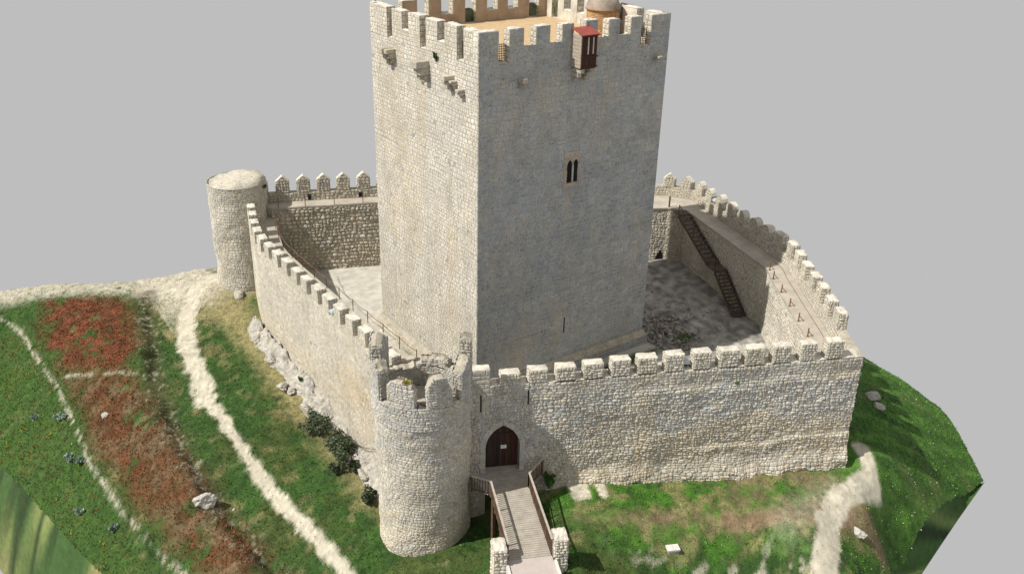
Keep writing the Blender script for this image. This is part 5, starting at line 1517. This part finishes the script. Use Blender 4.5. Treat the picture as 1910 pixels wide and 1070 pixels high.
boulder('boulder', (-17.0, 4.85, gz(-17.0, 4.85) + .12), (0.74, 0.62, 0.6), 'pale rounded boulder alone on the grass by the poppy bank', 'white_rock', seed=3, sub=4)
for k, (x, y, s) in enumerate(((27.25, -12.1, .85), (26.1, -13.3, .6))):
    boulder('boulder', (x, y, gz(x, y) + .1), (s, s * .8, s * .6), ('larger' if k == 0 else 'smaller') + ' grey boulder in shade beyond the right wall corner', 'rock', 'boulders beyond the right corner', 20 + k, rot=k)
boulder('stone', (-19.55, 18.84, gz(-19.55, 18.84) + .02), (0.38, 0.3, 0.25), 'small bright white stone among the poppies', 'white_rock', seed=5, sub=2)
boulder('stone', (-15.6, 4.0, gz(-15.6, 4.0) + .02), (0.14, 0.12, 0.1), 'tiny white stone right of the pale boulder', 'white_rock', seed=6, sub=2)
def outcrop():
    us = np.arange(-3.0, 20.5, 0.14); K = 16; V = []; F = []
    for j in range(K + 1):
        t = j / K
        wv = 1.0 + 0.55 * (fbm(us * 0.6, us * 0 + 2, 5) - .5) * 2
        x = -7.3 - t * (0.35 + 0.95 * wv)
        g = H(x, us)
        hh = (0.25 + 1.35 * fbm(us * 0.7, us * 0 + 7, 6)) * (1 - t) ** 0.8
        rd = np.abs(fbm(us * 1.7 + 3, x * 2.3, 12, 4) - .5) * 2; cl = np.floor(vnoise(us * 1.1, x * 1.6, 14) * 4) / 4
        z = g - 0.12 * t + hh * (0.55 + 0.6 * cl) + 0.45 * (0.4 - rd) * (1 - t * .6) + 0.2 * (fbm(us * 5, x * 5, 13, 3) - .5) - 0.28 * t ** 3
        V.append(np.stack([x + 0.22 * (fbm(us * 2.5, us * 0 + j, 15, 3) - .5), us + 0.15 * (fbm(us * 3, us * 0 + j * 2.0, 16, 3) - .5), z], 1))
    n = len(us)
    for j in range(K):
        for i in range(n - 1): F.append((j * n + i, (j + 1) * n + i, (j + 1) * n + i + 1, j * n + i + 1))
    o = MB().add(np.concatenate(V), F).build('rock_outcrop', 'rock')
    tag(o, 'rough pale bedrock outcrop running along the foot of the left wall', 'rock')
outcrop()
rl = [(-8.1, 15.2, .42), (-8.75, 11.97, .38), (-8.45, 11.2, .3), (-8.5, 8.6, .32), (-8.3, 4.2, .36), (-8.5, 2.4, .34), (-8.3, 0.4, .4), (-8.1, 18.2, .36)]
rl.sort(key=lambda q: q[1])
ords = ['first', 'second', 'third', 'fourth', 'fifth', 'sixth', 'seventh', 'eighth', 'ninth', 'tenth', 'eleventh', 'twelfth', 'thirteenth', 'fourteenth', 'fifteenth', 'sixteenth', 'seventeenth', 'eighteenth', 'nineteenth', 'twentieth', 'twenty-first']
for k, (x, y, s) in enumerate(rl):
    boulder('loose_rock', (x, y, gz(x, y) + .2), (s * 1.0, s * random.uniform(1.3, 1.9), s * random.uniform(.9, 1.3)), ords[k] + ' loose rock below the left wall outcrop, counted from the gate tower', 'rock', 'loose rocks below the left wall', 40 + k, sub=4, rot=random.uniform(-.3, .3))
boulder('outcrop_rock', (-6.6, 25.9, gz(-6.6, 25.9) + .1), (.5, .6, .55), 'grey rock at the foot of the far round tower', 'rock', seed=71)
boulder('outcrop_rock', (14.0, -20.4, gz(14.0, -20.4) + .0), (.35, .75, .3), 'pale rock ledge beside the right-hand path', 'white_rock', seed=73)
def slab_stone(x, y, label):
    t = empty('stone_slab', (x, y, gz(x, y)), label, 'slab')
    for k in range(2):
        m = MB(); m.box((x + .38 * k * .9, y - .38 * k * .42, gz(x, y) + .14), np.array([*D1, 0]) * .18, np.array([*N1, 0]) * .25, (0, 0, .05)); m.build('block', 'kerb', t)
    m = MB(); m.box((x + .17, y - .08, gz(x, y) - .1), np.array([*D1, 0]) * .32, np.array([*N1, 0]) * .2, (0, 0, .18)); m.build('base', 'rock', t)
slab_stone(2.4, -16.05, 'low white slab on a stone base in the grass bank')

# ------------------------------------------------------------------ plants
def shrub(name, loc, rx, ry, rz, n, cols, label, leaf=0.09, group=None, cat='shrub', seed=1, up=0.4):
    r = random.Random(seed)
    t = empty(name, loc, label, cat, group)
    L = np.array(loc, float)
    st = MB(); tips = []
    for k in range(max(4, int(6 + rx * 6))):
        a = r.uniform(0, 2 * math.pi); q = r.uniform(.2, .85)
        e_ = L + np.array([math.cos(a) * rx * q, math.sin(a) * ry * q, rz * r.uniform(.55, 1.25)])
        m_ = L + (e_ - L) * .5 + np.array([r.uniform(-.1, .1) * rx, r.uniform(-.1, .1) * ry, 0])
        st.tube([L + np.array([math.cos(a) * .08 * rx, math.sin(a) * .08 * rx, -.15]), m_, e_], [.03, .02, .008], 4, 0, (0.09, 0.065, 0.045)); tips += [e_, m_]
    st.build('stem', 'leaf', t, attr='tint')
    cl = [(tp, r.uniform(.2, .42)) for tp in tips]
    m = MB(); V = []; F = []; cc = []
    for k in range(n):
        tp, rad = r.choice(cl)
        d = np.array([r.gauss(0, 1), r.gauss(0, 1), r.gauss(0, .8)]); d /= np.linalg.norm(d) + 1e-6
        p = tp + d * rad * np.array([rx, ry, rz]) * r.uniform(.3, 1.15)
        p[2] = max(p[2], L[2] + .02)
        ax = np.array([r.gauss(0, 1), r.gauss(0, 1), r.gauss(0, 1) + up]); ax /= np.linalg.norm(ax)
        bx_ = np.cross(ax, (r.gauss(0, 1), r.gauss(0, 1), r.gauss(0, 1))); bx_ /= np.linalg.norm(bx_) + 1e-6
        s = leaf * r.uniform(.6, 1.4)
        o = len(V)
        V += [p - ax * s, p + bx_ * s * .45, p + ax * s, p - bx_ * s * .45]; F.append((o, o + 1, o + 2, o + 3))
        c = np.array(r.choice(cols)) * r.uniform(.7, 1.35); cc += [c] * 4
    m.add(np.array(V), F, 0, np.array(cc)); m.build('foliage', 'leaf', t, attr='tint')
    return t
OL = [(0.09, 0.115, 0.065), (0.06, 0.085, 0.045), (0.14, 0.165, 0.1), (0.045, 0.065, 0.034)]
GR = [(0.05, 0.12, 0.025), (0.075, 0.16, 0.03), (0.035, 0.085, 0.02)]
BL = [(0.22, 0.3, 0.25), (0.3, 0.37, 0.32), (0.16, 0.22, 0.17)]
shrub('shrub', (-8.95, 6.2, gz(-8.95, 6.2)), 1.0, 1.25, .8, 3000, OL, 'dark olive shrub farthest from the gate tower by the outcrop', seed=2, group='shrubs by the left wall')
shrub('shrub', (-8.75, 3.0, gz(-8.75, 3.0)), 1.1, 1.55, .95, 4000, OL, 'largest dark olive shrub, middle of the row by the outcrop', seed=3, group='shrubs by the left wall')
shrub('shrub', (-9.5, 1.7, gz(-9.5, 1.7)), .55, .6, .5, 1100, OL, 'small dark shrub in front of the largest one', seed=4, group='shrubs by the left wall')
shrub('shrub', (-8.4, 1.2, gz(-8.4, 1.2)), .5, .7, .4, 900, OL, 'low dark shrub between the largest one and the gate tower', seed=14, group='shrubs by the left wall')
shrub('shrub', (-9.25, -1.9, gz(-9.25, -1.9)), .7, .8, .9, 2200, OL, 'dark upright shrub next to the gate tower', seed=5, group='shrubs by the left wall')
shrub('plant', (-7.75, 11.1, gz(-7.75, 11.1) + .75), .22, .22, .22, 350, GR, 'small green plant on the left wall outcrop', .06, cat='plant', seed=6)
for k, (u, z, n_) in enumerate(((14.25, 4.72, 520), (10.2, 4.65, 300))):
    q = fF([u], [z], [0.06])[0]; shrub('wall_plant', q, .42 if k == 0 else .3, .16, .2, n_, [(0.1, 0.2, 0.04), (0.14, 0.25, 0.06)], ('larger' if k == 0 else 'smaller') + ' green tuft growing from the front wall face', .06, 'tufts on the front wall', 'plant', 7 + k)
q = fL([4.48], [21.75], [0.05])[0]
shrub('wall_plant', q, .18, .38, .3, 420, [(0.03, 0.05, 0.02), (0.045, 0.07, 0.03)], 'dark plant rooted high on the left face of the keep', .07, cat='plant', seed=9)
q = bt.location
shrub('wall_plant', (-3.4, 26.75, 7.6), .4, .3, .35, 450, GR, 'green weeds on the inner rim of the far round tower', .07, cat='plant', seed=10)
a = math.radians(222); shrub('wall_plant', (TC[0] + 2.4 * math.cos(a), TC[1] + 2.4 * math.sin(a), 7.95), .35, .3, .14, 350, [(0.4, 0.36, 0.13), (0.3, 0.28, 0.09)], 'yellow lichen tuft on the front merlon of the gate tower', .06, cat='plant', seed=12)
shrub('plant', fF([2.75], [-0.9], [0.7])[0], .5, .5, .55, 800, GR, 'green bush beside the right bridge rail under the wall', .08, cat='plant', seed=15)
for k, (x, y, s, lb) in enumerate(((-22.04, 22.05, .55, 'bluish thistle clump nearest the trail bend'), (-22.58, 17.79, .6, 'bluish thistle clump halfway down the meadow'), (-23.61, 24.51, .4, 'bluish thistle clump at the far left of the meadow'), (-22.0, 16.6, .5, 'bluish thistle clump close beside the trail'), (-23.2, 12.5, .35, 'small bluish thistle clump low in the meadow'), (-21.9, 9.0, .35, 'bluish thistle clump nearest the picture foot'))):
    shrub('thistle', (x, y, gz(x, y)), s, s, .3, 500, BL, lb, .1, 'thistles in the meadow', 'plant', 30 + k)
kx = [(7.6, -17.9), (8.5, -19.3), (6.2, -17.6), (3.2, -17.1)]

# ------------------------------------------------------------------ grass and flowers (uncountable)
def scatter():
    n = 260000
    x = rng.uniform(-28, 38, n); y = rng.uniform(-25, 42, n)
    k = inside(x, y, EDGE) & ~inside(x, y, [(-7.7, -3.4), (-7.5, 18), (-5, 31), (25, 18), (31.6, 11), (26.8, -4.5), (17.4, -16.8), (-2.6, -8)])
    k &= np.hypot(x - TC[0], y - TC[1]) > 2.8
    k &= np.hypot(x - BC[0], y - BC[1]) > 2.6
    al = (x + 3.03) * D1[0] + (y + 7.22) * D1[1]; ou = (x + 3.03) * N1[0] + (y + 7.22) * N1[1]
    k &= ~((al > -1.3) & (al < 1.6) & (ou > 7.0))
    x = x[k]; y = y[k]
    col, g, p, yl, pid = ground_fields(x, y)
    d = np.hypot(x - CAMP[0], y - CAMP[1])
    keepm = rng.random(len(x)) < g
    z = H(x, y)
    def cards(sel, hmin, hmax, wd, colf, name, label, cat, mat, blades=2, lean=.5):
        X, Y, Z = x[sel], y[sel], z[sel]; m = len(X)
        Vs = []; cs = []
        for b in range(blades):
            a = rng.uniform(0, 2 * np.pi, m); h = rng.uniform(hmin, hmax, m); w = wd * rng.uniform(.6, 1.4, m)
            ox = rng.normal(0, .05, m); oy = rng.normal(0, .05, m)
            dx, dy = np.cos(a), np.sin(a)
            base = np.stack([X + ox, Y + oy, Z - .03], 1)
            s = np.stack([dx * w, dy * w, 0 * w], 1)
            la = rng.uniform(0, 2 * np.pi, m)
            tip = base + np.stack([np.cos(la) * lean * h, np.sin(la) * lean * h, h], 1)
            Vs.append(np.stack([base - s, base + s, tip], 1).reshape(-1, 3))
            c = colf(sel, m); cs.append(np.repeat(c, 3, 0))
        V = np.concatenate(Vs); Cc = np.concatenate(cs)
        me = bpy.data.meshes.new(name)
        nt_ = len(V) // 3
        me.vertices.add(len(V)); me.vertices.foreach_set('co', V.ravel())
        me.loops.add(len(V)); me.loops.foreach_set('vertex_index', np.arange(len(V)))
        me.polygons.add(nt_); me.polygons.foreach_set('loop_start', np.arange(0, len(V), 3)); me.polygons.foreach_set('loop_total', np.full(nt_, 3))
        me.update(calc_edges=True)
        at = me.color_attributes.new('tint', 'FLOAT_COLOR', 'POINT'); c4 = np.ones((len(V), 4)); c4[:, :3] = Cc; at.data.foreach_set('color', c4.ravel())
        me.materials.append(M[mat])
        o = bpy.data.objects.new(name, me); C.objects.link(o)
        tag(o, label, cat, kind='stuff')
    cards(np.where(keepm)[0], .05, .16, .028, lambda s, m: col[s] * rng.uniform(.4, 1.75, (m, 1)) * np.array([1.0, 1.1, .9]), 'grass', 'short spring grass covering the hill around the castle', 'grass', 'leaf')
    pm = np.where((rng.random(len(x)) < p * .55))[0]
    cards(pm, .07, .2, .034, lambda s, m: np.array([0.31, 0.066, 0.034]) * rng.uniform(.3, 1.35, (m, 1)) + np.array([0.0, .05, .01]) * rng.random((m, 1)), 'poppies', 'red poppies massed on the bank left of the castle', 'flowers', 'petal', 2, .8)
    pb_ = np.where(rng.random(len(x)) < 0.012 + 0.03 * ((x > -1) & (y < -9)))[0]
    cards(pb_, .03, .07, .045, lambda s, m: np.array([0.55, 0.52, 0.45]) * rng.uniform(.7, 1.2, (m, 1)), 'pebbles', 'pale pebbles strewn over the turf', 'pebbles', 'petal', 2, .6)
    ym = np.where((rng.random(len(x)) < yl * .25))[0]
    cards(ym, .07, .18, .034, lambda s, m: np.array([0.42, 0.34, 0.03]) * rng.uniform(.5, 1.2, (m, 1)), 'yellow_flowers', 'yellow flowers scattered in the lower left meadow', 'flowers', 'petal', 2, .8)
scatter()
